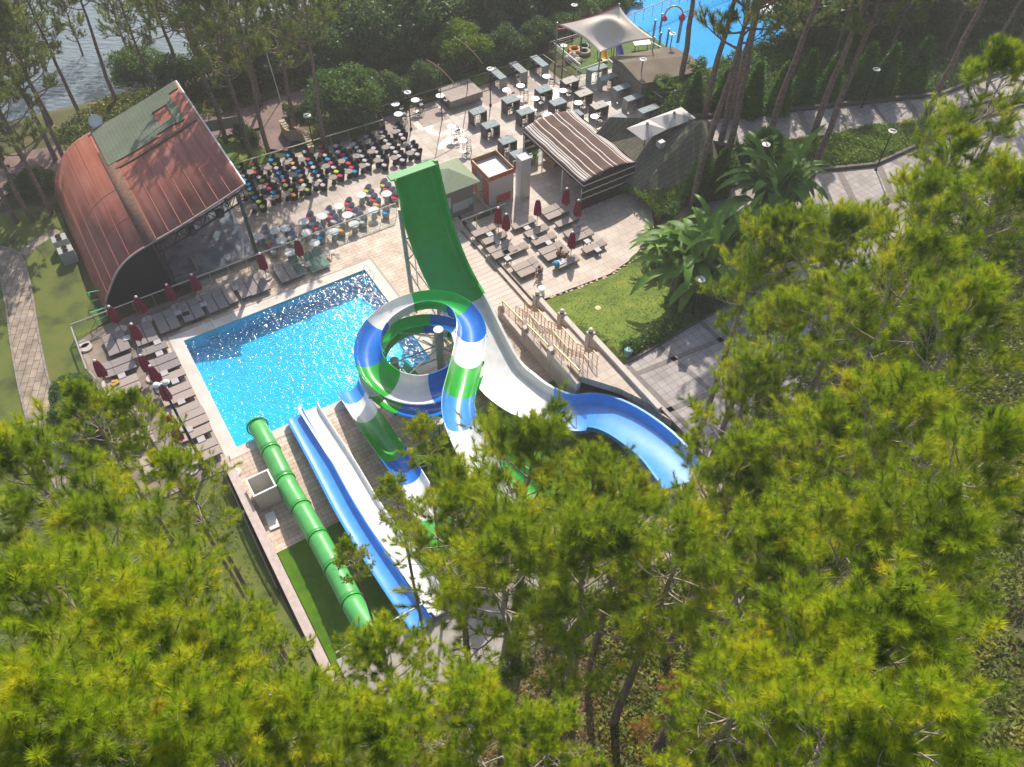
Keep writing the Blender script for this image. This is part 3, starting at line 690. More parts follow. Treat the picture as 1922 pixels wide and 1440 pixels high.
path = [Vector(q)-o0 for q in sub([tuple(L(*p)) for p in pts]+cen[1:], 6)]
W = 2.75
ps_ = prof_flat(W, .72)
ngreen = 7*6-1
fr_n = [(ngreen, P_green), (19, P_white), (len(path)-1-ngreen-19, P_lblue)]
ws = [1.0+.06*sstep((i-38)/12.)-.2*sstep((i-52)/12.) for i in range(len(path))]
flume(e, path, ps_, fr_n, 'slide_section', wscale=ws)
# top lip
top = path[0]; b = MB(); b.box(top+Vector((0, 0, .05))+V*.32, (W+.5, .6, .1), ALPHA); b.build('top_lip', plastic('top_lip_green', (.10, .38, .12), .6), e, bevel=.01)
for s_, t_, h_ in ((15.0, 4.15, 7.4), (17.7, 4.15, 7.2)):
    b = MB(); b.tube(L(s_, t_, 0)-o0, L(s_+.02, t_-.35, h_)-o0, .15, n=12); b.build('support_post', M_post, e)
for s_, t_, h_ in ((15.3, 7.6, 2.3), (17.9, 7.6, 2.3), (15.4, 10.4, .9), (18.4, 10.4, .9)):
    post(e, L(s_, t_, 0)-o0, h_, .1)
for p, q in ((L(15, 4.1, 5.2), L(15.4, 6.8, 3.0)), (L(15, 4.1, 3.4), L(15.4, 7.4, 2.2)), (L(15, 4.1, 2.2), L(15.3, 7.5, .4)), (L(15, 4.1, 3.3), L(17.7, 4.1, 5)), (L(15.05, 4.1, 5.2), L(17.7, 4.1, 3.2)), (L(17.7, 4.1, 5.2), L(17.8, 6.8, 3.0))): brace(e, p-o0, q-o0, .05)
b = MB()
for k in range(7): b.box(L(15.6+.0, 4.0, 1.0+k*.9)-o0, (.05, .05, .9), ALPHA)
b.build('back_frame', M_steel, e)
# light wet streaks / handrail of start platform
b = MB()
b.box(L(6.2, 28.6, 3.2), (13, 4.2, .25), ALPHA)
for s_ in range(0, 13, 3):
    for t_ in (26.9, 30.3): b.box(L(s_, t_, 1.9), (.3, .3, 2.6), ALPHA)
e = empty('start_platform', L(6.2, 28.6, 0), 0, 'grey and timber start platform at the top of the tube and lane slides', 'platform')
b2 = b.build('platform_deck', mat('platform_boards', (.30, .27, .25), .7, (.36, .32, .28), 4), e, loc=-L(6.2, 28.6, 0))
b = MB(); b.path([L(-.2, 26.6, 4.3)-e.location, L(12.5, 26.6, 4.3)-e.location], .05, 6); b.path([L(-.2, 30.6, 4.3)-e.location, L(12.5, 30.6, 4.3)-e.location], .05, 6)
for s_ in range(0, 13):
    for t_ in (26.6, 30.6): b.tube(L(s_, t_, 3.3)-e.location, L(s_, t_, 4.3)-e.location, .03)
b.build('handrail', M_rail, e)
b = MB()
for k in range(9):
    z = 3.2+k*.12; b.box(L(15.5, 28+k*.34, z)-Vector((0, 0, .0)), (3.4, .34, .12), ALPHA)
tag(b.build('start_steps', M_terr), 'pale steps climbing from the platform into the pines at the bottom', 'stairs')
# white open plastic crate, lid, bin beside the tube
bx = at(478, 965, .0); e = empty('open_box', L(.75, 14.6, 0), ALPHA, 'large open white square box standing on the pool deck against the pink wall', 'box')
b = MB(); W_ = 1.25; H_ = 1.5
for x, y, sx, sy in ((0, -W_/2, W_, .05), (0, W_/2, W_, .05), (-W_/2, 0, .05, W_), (W_/2, 0, .05, W_)): b.box((x, y, H_/2), (sx+.02, sy, H_))
b.box((0, 0, .05), (W_, W_, .06)); b.build('box_walls', mat('off_white_board', (.66, .63, .57), .5), e)
b = MB()
for x, y, sx, sy in ((0, -W_/2, W_+.14, .09), (0, W_/2, W_+.14, .09), (-W_/2, 0, .09, W_-.05), (W_/2, 0, .09, W_-.05)): b.box((x, y, H_+.03), (sx, sy, .06))
b.build('rim', M_white, e)
e.location = L(.28, 14.35, 0)
b = MB(); b.box((0, 0, .06), (.55, 1.1, .1), .5); o = b.build('lid', M_white, loc=L(-.05, 16.0, 0)); tag(o, 'loose white lid lying on the deck between the open white box and the pink wall', 'lid')
b = MB(); b.lathe((0, 0, 0), [(.34, 0), (.36, .03), (.3, .1), (.12, .14), (.12, .2), (.07, .28), (0.02, .3)], 18); o = b.build('umbrella_base', mat('chalk_disc', (.6, .5, .42), .6), loc=at(443, 888)); tag(o, 'empty round umbrella base with a white knob beside the pool corner', 'umbrella base')

# foam where the slides meet the pool
for k, (x, y, r_, lab) in enumerate(((478, 792, .7, 'white foam at the mouth of the tube slide'), (562, 765, .6, 'white foam where the twin slide enters the pool'), (655, 712, .75, 'white foam where the multicoloured open slide enters the pool'))):
    b = MB(); rd = random.Random(k); c0 = at(x, y, -.09)
    for q in range(150):
        a_, d_ = rd.uniform(0, 6.28), abs(rd.gauss(0, .45))*r_; p = c0+Vector((math.cos(a_)*d_*.7, math.sin(a_)*d_*1.3, 0)); s_ = rd.uniform(.01, .045); b.lathe(p, [(s_, 0), (s_*.8, s_*.5), (.002, s_*.8)], 5)
    tag(b.build('foam', mat('foam_white', (.8, .84, .86), .5)), lab, 'foam', kind='stuff')
# ================================================================ STAGE HALL
M_roofred = None
def roofmat():
    m, t, b, o = newmat('pink_metal_roof'); N, K = t.nodes, t.links
    tc = N.new('ShaderNodeTexCoord'); mp = N.new('ShaderNodeMapping'); mp.inputs['Rotation'].default_value = (0, 0, -ALPHA)
    nz = N.new('ShaderNodeTexNoise'); nz.inputs['Scale'].default_value = .35; nz.inputs['Detail'].default_value = 7
    n2 = N.new('ShaderNodeTexNoise'); n2.inputs['Scale'].default_value = 1.; n2.inputs['Detail'].default_value = 3
    m2 = N.new('ShaderNodeMapping'); m2.inputs['Scale'].default_value = (5, .25, 2); K.new(mp.outputs[0], m2.inputs[0]); K.new(m2.outputs[0], n2.inputs[0])
    mix = N.new('ShaderNodeMath'); mix.operation = 'MULTIPLY_ADD'; mix.inputs[1].default_value = .6
    sc2 = N.new('ShaderNodeMath'); sc2.operation = 'MULTIPLY'; sc2.inputs[1].default_value = .4; K.new(n2.outputs[0], sc2.inputs[0])
    K.new(tc.outputs['Object'], mp.inputs[0]); K.new(mp.outputs[0], nz.inputs[0]); K.new(nz.outputs[0], mix.inputs[0]); K.new(sc2.outputs[0], mix.inputs[2])
    cr = N.new('ShaderNodeValToRGB'); E = cr.color_ramp.elements; E[0].position = .38; E[0].color = (.25, .065, .038, 1); E[1].position = .66; E[1].color = (.38, .145, .10, 1)
    e = E.new(.5); e.color = (.31, .10, .066, 1); K.new(mix.outputs[0], cr.inputs[0]); K.new(cr.outputs[0], b.inputs['Base Color']); b.inputs['Roughness'].default_value = .5
    wv = N.new('ShaderNodeTexWave'); wv.wave_type = 'BANDS'; wv.bands_direction = 'X'; wv.inputs['Scale'].default_value = .45; wv.inputs['Distortion'].default_value = .3
    bp = N.new('ShaderNodeBump'); bp.inputs['Strength'].default_value = .25; bp.inputs['Distance'].default_value = .05; K.new(mp.outputs[0], wv.inputs[0]); K.new(wv.outputs[0], bp.inputs['Height']); K.new(bp.outputs[0], b.inputs['Normal'])
    return m
M_roofred = roofmat(); M_darkin = mat('dark_interior', (.012, .010, .014), .85)
M_grntile = brickmat('green_roof_tiles', (.16, .19, .13), (.14, .17, .115), (.07, .085, .055), .28, .22, .012, .8, stain=(.8, .82, .78), off=0.)
def atT(px, py, t):
    d = ray(px, py); p0 = A0+V*t; k = ((p0-Vector((0, 0, 0))).dot(V))/(d.x*V.x+d.y*V.y); p = d*k; p = Vector((p.x, p.y, CAMZ+p.z)); return (p-A0).dot(U), p.z
T0, T1 = -5.0, -20.
prof = [atT(x, y, T0) for x, y in ((200, 592), (199, 565), (205, 545), (220, 510), (245, 482), (283, 457), (330, 430), (370, 405), (415, 376), (460, 346))]
prof = [(prof[0][0], 0.)]+prof[1:]
pr2 = [tuple(p) for p in sub(prof, 4)]
e = empty('stage_hall', L(2, -12, 0), 0, 'open sided stage hall with a big curved pinkish red metal roof patched in green tiles', 'stage building'); o0 = Vector(e.location)
def shell(k0, k1, ta, tb, dz, th, name, m):
    b = MB(); n = k1-k0
    vs = []
    for t in (ta, tb):
        for k in range(k0, k1+1):
            s_, z = pr2[k]; s2, z2 = pr2[min(k+1, len(pr2)-1)]; s1, z1 = pr2[max(k-1, 0)]
            nx, nz_ = -(z2-z1), (s2-s1); l_ = math.hypot(nx, nz_) or 1; nx /= l_; nz_ /= l_
            vs.append(L(s_+nx*dz, t, z+nz_*dz)-o0)
    b.add(vs, [(k, k+1, k+2+n, k+1+n) for k in range(n)]); o = b.build(name, m, e, smooth=True); sm = o.modifiers.new('s', 'SOLIDIFY'); sm.thickness = th; sm.offset = 0; return o
kc = 20   # where the curve meets the flat part
shell(0, kc, T0, T1, .0, .12, 'curved_wall', M_roofred)
shell(kc, len(pr2)-1, T0, T1, .0, .12, 'flat_roof', M_roofred)
shell(kc-1, kc+1, T0+.02, T1+3, .09, .04, 'gutter_strip', mat('rust_gutter', (.13, .06, .04), .9, (.19, .10, .065), 4))
# green tiled part in back half, with a square left pink, and the ridge vent
def rq(s0, s1, t0, t1, dz, m, name):
    b = MB()
    def zz(s_):
        for (a, za), (c, zc) in zip(pr2[kc-2:], pr2[kc-1:]):
            if a <= s_ <= c: return za+(zc-za)*(s_-a)/(c-a)
        return pr2[-1][1]
    n = 6; vs = []
    for k in range(n+1):
        s_ = s0+(s1-s0)*k/n; vs += [L(s_, t0, zz(s_)+dz)-o0, L(s_, t1, zz(s_)+dz)-o0]
    b.add(vs, [(2*k, 2*k+1, 2*k+3, 2*k+2) for k in range(n)]); o = b.build(name, m, e); sm = o.modifiers.new('s', 'SOLIDIFY'); sm.thickness = .05; sm.offset = 0
rq(.6, 4.6, -20., -14.9, .12, M_grntile, 'green_tiles'); rq(4.6, 6.2, -20., -17.9, .12, M_grntile, 'green_tiles'); rq(6.2, 7.6, -20., -18.9, .12, M_grntile, 'green_tiles')
rq(4.6, 5.1, -17.9, -15.2, .12, M_grntile, 'green_tiles'); rq(6.2, 6.8, -18.9, -15.0, .12, M_grntile, 'green_tiles'); rq(5.1, 6.2, -16.1, -15.2, .12, M_grntile, 'green_tiles')
rq(1.0, 7.5, -14.35, -14.05, .13, mat('ridge_rust', (.2, .11, .07), .9, (.12, .07, .05), 6), 'ridge_strip')
b = MB()
for t in (T0, T1):
    b.path([L(s_, t, z)-o0 for s_, z in pr2], .07, 6)
b.build('edge_trim', M_white if False else mat('edge_trim', (.45, .33, .3), .5), e)
b = MB(); b.path([L(pr2[-1][0], T0, pr2[-1][1])-o0, L(pr2[-1][0], T1, pr2[-1][1])-o0], .08, 6); b.build('edge_trim', M_white, e)
# truss under the front edge, posts, side curtain, stage floor
tr = MB(); s_a, s_b = 1.0, 7.5
def topz(s_):
    for (a, za), (c, zc) in zip(pr2, pr2[1:]):
        if a <= s_ <= c and c > a: return za+(zc-za)*(s_-a)/(c-a)
    return pr2[-1][1]
tp = [L(s_a+(s_b-s_a)*k/12, T0+.15, topz(s_a+(s_b-s_a)*k/12)-.15)-o0 for k in range(13)]; bp_ = [p-Vector((0, 0, .75)) for p in tp]
tr.path(tp, .06, 6); tr.path(bp_, .06, 6)
for k in range(13):
    tr.tube(tp[k], bp_[k], .035); 
    if k < 12: tr.tube(tp[k] if k % 2 else bp_[k], bp_[k+1] if k % 2 else tp[k+1], .03)
tr.build('truss', M_black, e)
M_postg = mat('dark_green_post', (.02, .05, .045), .5)
for s_, t_ in ((7.1, -4.75), (7.3, -12), (7.3, -19.4)):
    b = MB(); b.box(L(s_, t_, topz(s_)/2-.1)-o0, (.22, .22, topz(s_)-.25), ALPHA); b.build('corner_post', M_postg, e)
for s_ in (1.0, 1.2):
    b = MB(); b.box(L(s_, -5.0, 2.15)-o0, (.12, .12, 4.3), ALPHA); b.build('inner_post', M_black, e)
b = MB(); b.quad(L(-3.6, -5.3, 0)-o0, L(1.0, -5.3, 0)-o0, L(1.0, -5.3, 4.4)-o0, L(-.5, -5.3, 3.9)-o0)
fl = [L(s_, -5.3, max(0, z-.1))-o0 for s_, z in pr2[:kc+1]]+[L(pr2[kc][0], -5.3, 0)-o0]; b = MB(); b.add(fl, [tuple(range(len(fl)))]); o = b.build('black_curtain', M_darkin, e); o.modifiers.new('s', 'SOLIDIFY').thickness = .06
b = MB(); b.box(L(4.1, -11.2, .28)-o0, (6.3, 12.2, .5), ALPHA); o = b.build('stage_floor', mat('glossy_floor_painted_sky', (.10, .13, .17), .14, (.24, .24, .26), .8, spec=1., fac=(.42, .6)), e)  # blue-grey patches put the reflected sky into the floor's colour
b = MB(); b.box(L(2.0, -5.35, .6)-o0, (1.9, .1, .12), ALPHA); b.box(L(2.95, -6.2, .6)-o0, (.1, 1.8, .12), ALPHA); b.build('stage_edge', mat('worn_edge', (.3, .22, .18), .7), e)
for s_ in (3.5, 5.6):
    b = MB(); b.box(L(s_, -4.9, topz(s_)-.75)-o0, (.4, .35, .55), ALPHA+.2); b.box(L(s_, -4.9, topz(s_)-.4)-o0, (.06, .06, .3), ALPHA); b.build('loudspeaker', M_black, e)
b = MB()
for s_ in np.arange(1.2, 7.6, .92):
    b.box(L(s_, -9.5, topz(s_)+.085)-o0, (.05, 8.9, .05), ALPHA)
for k in range(4, kc, 3):
    s_, z = pr2[k]; b.path([L(s_-.03, -5.1, z+.05)-o0, L(s_-.03, -19.9, z+.05)-o0], .03, 4)
b.build('roof_seam', mat('roof_seam', (.30, .11, .075), .7, spec=.2), e)
for t_ in (-8.5, -12.):
    b = MB(); b.path([L(s_, t_, z+.07)-o0 for s_, z in pr2[2:kc]], .022, 4); b.build('sheet_joint', mat('sheet_joint', (.16, .05, .04), .7), e)
# dish on the roof edge
e = empty('satellite_dish', at(183, 236, 4.6), 0, 'small white satellite dish at the back corner of the stage roof', 'satellite dish')
b = MB(); b.lathe((0, 0, .35), [(.02, 0), (.3, .04), (.5, .14), (.52, .16), (.3, .07), (.02, .03)], 18, Matrix.Rotation(1.0, 3, 'X') @ Matrix.Rotation(.4, 3, 'Y')); b.build('dish', M_white, e, smooth=True)
b = MB(); b.tube((0, 0, -.3), (0, 0, .35), .04); b.tube((0, 0, .35), (-.25, .2, 1.1), .02); b.build('mast', M_white, e)
# air-conditioning units beside the hall
def acunit(p, rz, label):
    e = empty('air_conditioner', p, rz, label, 'air conditioner', 'air conditioners behind the stage hall')
    b = MB(); b.box((0, 0, .55), (1.0, .8, 1.1)); cas = b.build('casing', mat('ac_casing', (.36, .36, .34), .5), e, bevel=.02)
    for y in (-.2, .2):
        b = MB(); b.lathe((0, y*0+.0+y, 1.1), [(.05, .01), (.19, .01), (.2, .04), (.17, .04), (.16, .015)], 16); 
        for k in range(6): b.box((0, y, 1.13), (.36, .012, .012), k*PI/6)
        b.build('fan', M_black, cas)
    return e
acunit(L(-4.6, -13.5, 0), ALPHA, 'grey rooftop air conditioner, the farther of the two beside the curved red wall'); acunit(L(-4.5, -12.0, 0), ALPHA, 'grey air conditioner with twin fans, the nearer of the two beside the curved red wall')
for k, (x, y) in enumerate(((178, 575), (185, 612))):
    e = empty('metal_frame', at(x, y), .5+k*.2, ('upper' if k == 0 else 'lower')+' bright green tubular frame leaning beside the foot of the curved red wall', 'metal frame')
    b = MB(); w_, h_ = 1.1, 1.3
    P_ = [(0, 0, 0), (0, 0, h_), (w_, .1, h_*.8), (w_, .1, 0)]; b.path(P_, .035, 6); b.tube((0, 0, .5), (w_, .1, .4), .03); b.tube((0, .5, 0), (0, .5, .9), .03); b.tube((0, .5, .9), (w_, .6, .7), .03); b.tube((0, 0, .9), (0, .5, .9), .03)
    b.build('tube_frame', mat('green_paint', (.01, .35, .14), .4), e)
# ================================================================ HUTS, TENT, KIOSK
def hiproof(b, c, hx, hy, z, rise, ridge=0., rz=ALPHA, ov=.0):
    R_ = Matrix.Rotation(rz, 3, 'Z'); c = Vector(c)
    q = [c+R_ @ Vector((x*hx, y*hy, z)) for x, y in ((-1, -1), (1, -1), (1, 1), (-1, 1))]
    a1 = c+R_ @ Vector((-ridge, 0, z+rise)); a2 = c+R_ @ Vector((ridge, 0, z+rise)); lo = [p-Vector((0, 0, .1)) for p in q]
    if ridge: b.add(q+[a1, a2]+lo, [(0, 1, 5, 4), (1, 2, 5), (2, 3, 4, 5), (3, 0, 4), (0, 6, 7, 1), (1, 7, 8, 2), (2, 8, 9, 3), (3, 9, 6, 0), (9, 8, 7, 6)])
    else: b.add(q+[a1]+lo, [(0, 1, 4), (1, 2, 4), (2, 3, 4), (3, 0, 4), (0, 5, 6, 1), (1, 6, 7, 2), (2, 7, 8, 3), (3, 8, 5, 0), (8, 7, 6, 5)])
hc_ = (at(852, 297, 2.9)+at(831, 364, 2.9)*1)/2; s_h, t_h = (hc_-A0).dot(U), (hc_-A0).dot(V)
pr_ = at(890, 339, 2.9); dl = pr_-hc_
e = empty('ticket_hut', Vector((hc_.x, hc_.y, 0)), 0, 'small grey hut with a sage green pyramid roof and notices beside the tall green slide', 'hut')
e.location = (hc_.x, hc_.y, 0)
b = MB(); b.box((0, 0, 1.35), (2.7, 2.7, 2.7), ALPHA); b.build('walls', mat('hut_wall', (.22, .19, .2), .8), e)
b = MB(); hiproof(b, (0, 0, 0), 1.75, 1.75, 2.8, .75); b.build('roof', mat('sage_roof', (.24, .28, .18), .8, (.21, .245, .155), 6), e)
def onface(e, s_, z0, z1, w_, m, name, off=1.36):
    b = MB(); c = U*s_+V*off; b.box((c.x, c.y, (z0+z1)/2), (w_, .03, z1-z0), ALPHA); return b.build(name, m, e)
M_sign = mat('white_sign', (.6, .6, .6), .5); M_sblue = mat('blue_sign', (.03, .3, .5), .5)
onface(e, -.95, 1.0, 2.0, .6, M_sign, 'notice'); onface(e, -.95, .25, .95, .6, M_sblue, 'notice'); onface(e, .2, .5, 1.3, 1.4, mat('counter_front', (.5, .47, .48), .6), 'counter'); onface(e, 1.05, .7, 1.3, .45, mat('pale_sign', (.35, .5, .55), .5), 'notice')
b = MB()
for k in range(6):
    c = U*-.95+V*1.39; b.box((c.x, c.y, 1.85-k*.13), (.42-.06*(k % 2), .012, .03), ALPHA)
b.build('sign_lettering', mat('grey_print', (.2, .2, .22), .6), e)
# kiosk
e = empty('kiosk', L(25.6, -2.35, 0), 0, 'red and white snack kiosk with an open parapet roof beside a pale pillar', 'kiosk')
w_, d_, h_ = 2.2, 2.6, 3.1
M_red = mat('red_panel', (.5, .045, .03), .5, (.42, .2, .1), 5, fac=(.5, .62)); M_kw = mat('kiosk_white', (.55, .52, .52), .5)
b = MB(); b.box((0, 0, (h_-.35)/2), (w_, d_, h_-.35), ALPHA); b.build('walls', M_kw, e)
b = MB(); par = mat('parapet_back', (.28, .17, .06), .6)
for (x, y, sx, sy) in ((0, d_/2, w_+.1, .08), (w_/2, 0, .08, d_), ): c = U*x-V*y; b.box((c.x, c.y, h_-.15), (sx, sy, .45), ALPHA)
b.build('parapet', par, e)
b = MB()
for (x, y, sx, sy) in ((0, -d_/2, w_+.1, .08), (-w_/2, 0, .08, d_)): c = U*x-V*y; b.box((c.x, c.y, h_-.2), (sx, sy, .42), ALPHA)
b.build('parapet', M_red, e)
for k, (y0, y1, z0, z1, mm) in enumerate(((-1.25, -.55, .3, 2.55, M_red), (-.45, .35, .5, 2.5, mat('poster', (.42, .38, .34), .5, (.2, .3, .3), 2.5)), (.45, 1.25, .3, 2.55, M_red))):
    c = U*(-w_/2-.02)-V*(-(y0+y1)/2); b = MB(); b.box((c.x, c.y, (z0+z1)/2), (.03, y1-y0, z1-z0), ALPHA); b.build('panel', mm, e)
c = U*.2+V*(d_/2+.02); b = MB(); b.box((c.x, c.y, .75), (1.3, .03, .7), ALPHA); b.build('panel', M_red, e)
e = MB(); e.box(L(27.5, -.95, 1.95), (.85, .85, 3.9), ALPHA); tag(e.build('pillar', mat('pale_pillar', (.5, .48, .48), .7), bevel=.03), 'plain pale square pillar standing right of the red and white kiosk', 'pillar')
# striped tent
e = empty('striped_tent', L(32.8, -1, 0.3), 0, 'large tent with a sagging brown and white striped canopy and open left side', 'tent'); o0 = Vector(e.location)
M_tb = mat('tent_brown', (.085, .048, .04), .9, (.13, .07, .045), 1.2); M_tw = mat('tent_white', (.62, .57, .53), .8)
s0, s1, t0, t1 = 30.3, 35.3, -5.3, 3.0; zt = 2.6
nS = 60; nT = 26
stripes = []
for k in range(nS):
    f = k/nS
    stripes.append(1 if any(abs(f-c) < .009 for c in (.035, .075, .115, .155, .24, .36, .55, .64, .84, .885, .925, .965)) else 0)
b = MB(); vs = []
def tz(fs, ft): return zt+.42*math.sin(PI*fs)**.8-.07*abs(math.sin(PI*ft*4))*math.sin(PI*fs)-.12*abs(math.sin(PI*ft*3))*(1-math.sin(PI*fs))
for j in range(nT+1):
    for k in range(nS+1): vs.append(L(s0+(s1-s0)*k/nS, t0+(t1-t0)*j/nT, tz(k/nS, j/nT))-o0+Vector((0, 0, .3)))
b.v = [tuple(v) for v in vs]
for j in range(nT):
    for k in range(nS): a = j*(nS+1)+k; b.f.append((a, a+nS+1, a+nS+2, a+1)); b.m.append(stripes[k])
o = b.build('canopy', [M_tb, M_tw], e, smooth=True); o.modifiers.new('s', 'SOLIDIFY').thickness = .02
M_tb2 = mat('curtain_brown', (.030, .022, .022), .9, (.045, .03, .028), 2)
def stripe_wall(p, q, z0, z1, name, bands, scal=False):
    b = MB(); n = 40; rows = len(bands)
    for i in range(n+1):
        x = p+(q-p)*(i/n); off = U*0
        for r_ in range(rows+1):
            z = z1-(z1-z0)*r_/rows
            if scal and r_ == rows: z += .0+.16*abs(math.sin(PI*i/n*5))
            b.v.append(tuple(x+Vector((0, 0, z))+V*(.03*math.sin(i*1.1)*(r_/rows))))
    for i in range(n):
        for r_ in range(rows): a = i*(rows+1)+r_; b.f.append((a, a+1, a+rows+2, a+rows+1)); b.m.append(bands[r_])
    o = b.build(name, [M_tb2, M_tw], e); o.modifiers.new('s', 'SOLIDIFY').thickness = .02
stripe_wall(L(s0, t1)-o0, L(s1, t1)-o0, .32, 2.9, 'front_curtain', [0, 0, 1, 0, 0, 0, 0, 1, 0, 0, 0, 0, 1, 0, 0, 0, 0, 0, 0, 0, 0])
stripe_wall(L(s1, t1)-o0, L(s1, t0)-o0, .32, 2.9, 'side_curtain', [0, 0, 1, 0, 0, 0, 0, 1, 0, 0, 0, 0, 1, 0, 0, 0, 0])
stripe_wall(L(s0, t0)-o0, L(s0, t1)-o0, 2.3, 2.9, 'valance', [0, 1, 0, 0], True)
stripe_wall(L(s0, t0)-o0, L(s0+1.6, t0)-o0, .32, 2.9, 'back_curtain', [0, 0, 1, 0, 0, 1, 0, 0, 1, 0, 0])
for t_ in (-5.2, -2.5, .3, 2.9):
    b = MB(); b.tube(L(s0+.05, t_, .0)-o0, L(s0+.05, t_, 2.6)-o0, .05); b.build('tent_pole', M_white, e)
# wooden counters under the tent
for s_, t_ in ((32, -3.5), (32.6, -.5)):
    b = MB(); b.box((0, 0, .5), (.8, 1.8, 1.0), ALPHA); b.box((0, 0, 1.02), (1.0, 2.0, .05), ALPHA); tag(b.build('counter', M_wood, loc=L(s_, t_, .3)), 'wooden serving counter inside the striped tent, the '+('farther' if t_ < -2 else 'nearer')+' one', 'counter')
# shingle roof buildings
def gable(name, corners, ridge, z0, label, m, wallm, drop):
    e = empty(name, sum(corners, Vector())/len(corners)*1, 0, label, 'building'); e.location.z = 0; o0 = Vector(e.location)
    b = MB(); vs = [c-o0 for c in corners]+[r-o0 for r in ridge]
    b.add(vs, [(0, 1, 5, 4), (2, 3, 4, 5), (1, 2, 5), (3, 0, 4)]); o = b.build('roof', m, e); sm = o.modifiers.new('s', 'SOLIDIFY'); sm.thickness = .14; sm.offset = -1
    c0 = sum(corners, Vector())/4
    b = MB(); q = [c0+(c-c0)*.93 for c in corners]; zb = [Vector((p.x, p.y, drop)) for p in q]; zt_ = [Vector((p.x, p.y, p.z-.1)) for p in q]
    b.add([p-o0 for p in zb+zt_], [(0, 1, 5, 4), (1, 2, 6, 5), (2, 3, 7, 6), (3, 0, 4, 7)]); b.build('wall', wallm, e); return e
M_hw = mat('house_wall', (.2, .15, .12), .8, (.28, .22, .18), 3)
# big olive roof behind the tent
e = gable('shingle_house', [at(1108, 262, 2.6), at(1196, 362, 1.3), at(1352, 335, 1.1), at(1345, 240, 2.2)], [at(1146, 220, 4.0), at(1318, 225, 4.1)], 0, 'low building under a big olive shingle roof right of the striped tent', M_roofgreen, M_hw, 0)
b = MB(); b.box(at(1240, 270, 3.35)-e.location, (.5, .5, .5), ALPHA); b.build('vent', M_kw, e)
b = MB()
rc = [at(1176, 240, 3.9), at(1208, 263, 3.5), at(1306, 222, 3.5), at(1280, 203, 3.9)]
def canopy(c, label):
    e = empty('white_canopy', sum(c, Vector())/4, 0, label, 'parasol', 'square white parasols by the shingle roof'); o0 = Vector(e.location); e.location.z = 0; o0.z = 0
    ap = sum(c, Vector())/4+Vector((0, 0, .5)); b = MB(); b.add([p-o0 for p in c]+[ap-o0], [(0, 1, 4), (1, 2, 4), (2, 3, 4), (3, 0, 4)]); o = b.build('canopy', cloth('white_canvas', (.62, .58, .55), .15), e); sm = o.modifiers.new('s', 'SOLIDIFY'); sm.thickness = .03
    b = MB(); b.tube((ap-o0)*1.0-Vector((0, 0, .02)), Vector(((ap-o0).x, (ap-o0).y, .1)), .05); b.lathe(ap-o0, [(.12, 0), (.1, .08), (.02, .14)], 10); b.build('pole', M_steel, e)
canopy([at(1176, 241, 4.2), at(1208, 264, 4.0), at(1252, 243, 4.0), at(1217, 224, 4.2)], 'square off white parasol canopy nearer the striped tent')
canopy([at(1217, 224, 4.2), at(1252, 243, 4.0), at(1306, 222, 4.0), at(1279, 201, 4.2)], 'square off white parasol canopy farther from the striped tent, by the pines')
gable('shingle_house', [at(1145, 107, 2.2), at(1204, 158, 2.2), at(1330, 130, 2.2), at(1262, 87, 2.2)], [at(1168, 118, 2.5), at(1296, 104, 2.5)], 0, 'low flat brown shingle roof beyond the bar terrace beside the second pool', brickmat('brown_shingles', (.2, .16, .12), (.18, .145, .105), (.12, .1, .07), .4, .22, .008, .9), M_hw, 0)
# concrete platform on the bar terrace
b = MB(); b.box(L(30.4, -16.0, .55), (3.3, 2.6, .55), ALPHA); b.box(L(30.4, -16.0, .15), (3.0, 2.3, .3), ALPHA)
tag(b.build('platform', mat('platform_stone', (.30, .24, .2), .8, (.36, .3, .26), 3)), 'low square brown platform against the back railing of the bar terrace', 'platform')
# ================================================================ SAIL AND PLAYGROUND
cs = [at(1046, 46, 3.6), at(1162, 11, 5.2), at(1228, 73, 3.4), at(1127, 100, 3.0)]
ap = (at(1143, 42, 4.9))
e = empty('shade_sail', at(1140, 90, 0), 0, 'cream four cornered shade sail with a pink edge over the playground', 'shade sail'); o0 = Vector(e.location)
n = 18; b = MB()
for i in range(n+1):
    for j in range(n+1):
        u_, v_ = i/n, j/n
        # pull the edges inwards for the curved hem
        ku = u_+(u_-.5)*-.13*math.sin(PI*v_); kv = v_+(v_-.5)*-.13*math.sin(PI*u_)
        p = cs[0]*(1-ku)*(1-kv)+cs[1]*ku*(1-kv)+cs[2]*ku*kv+cs[3]*(1-ku)*kv
        d_ = math.hypot(u_-.5, v_-.5); p = p+Vector((0, 0, 1.1*math.exp(-d_*d_*14)))
        b.v.append(tuple(p-o0))
for i in range(n):
    for j in range(n): a = i*(n+1)+j; b.f.append((a, a+n+1, a+n+2, a+1)); b.m.append(0)
V_ = b.v[:]
o = b.build('sail', cloth('sail_cloth', (.80, .69, .57), .1, (.76, .65, .53), 1.5), e, smooth=True); o.modifiers.new('s', 'SOLIDIFY').thickness = .02
b = MB(); b.path([V_[i*(n+1)] for i in range(n+1)], .07, 5); b.build('edge_band', mat('pink_band', (.5, .08, .12), .6), e)
for c in cs: b = MB(); b.tube(Vector((c.x, c.y, 0))-o0, c-o0+Vector((0, 0, .2)), .06); b.build('mast', M_steel, e)
ac = ap
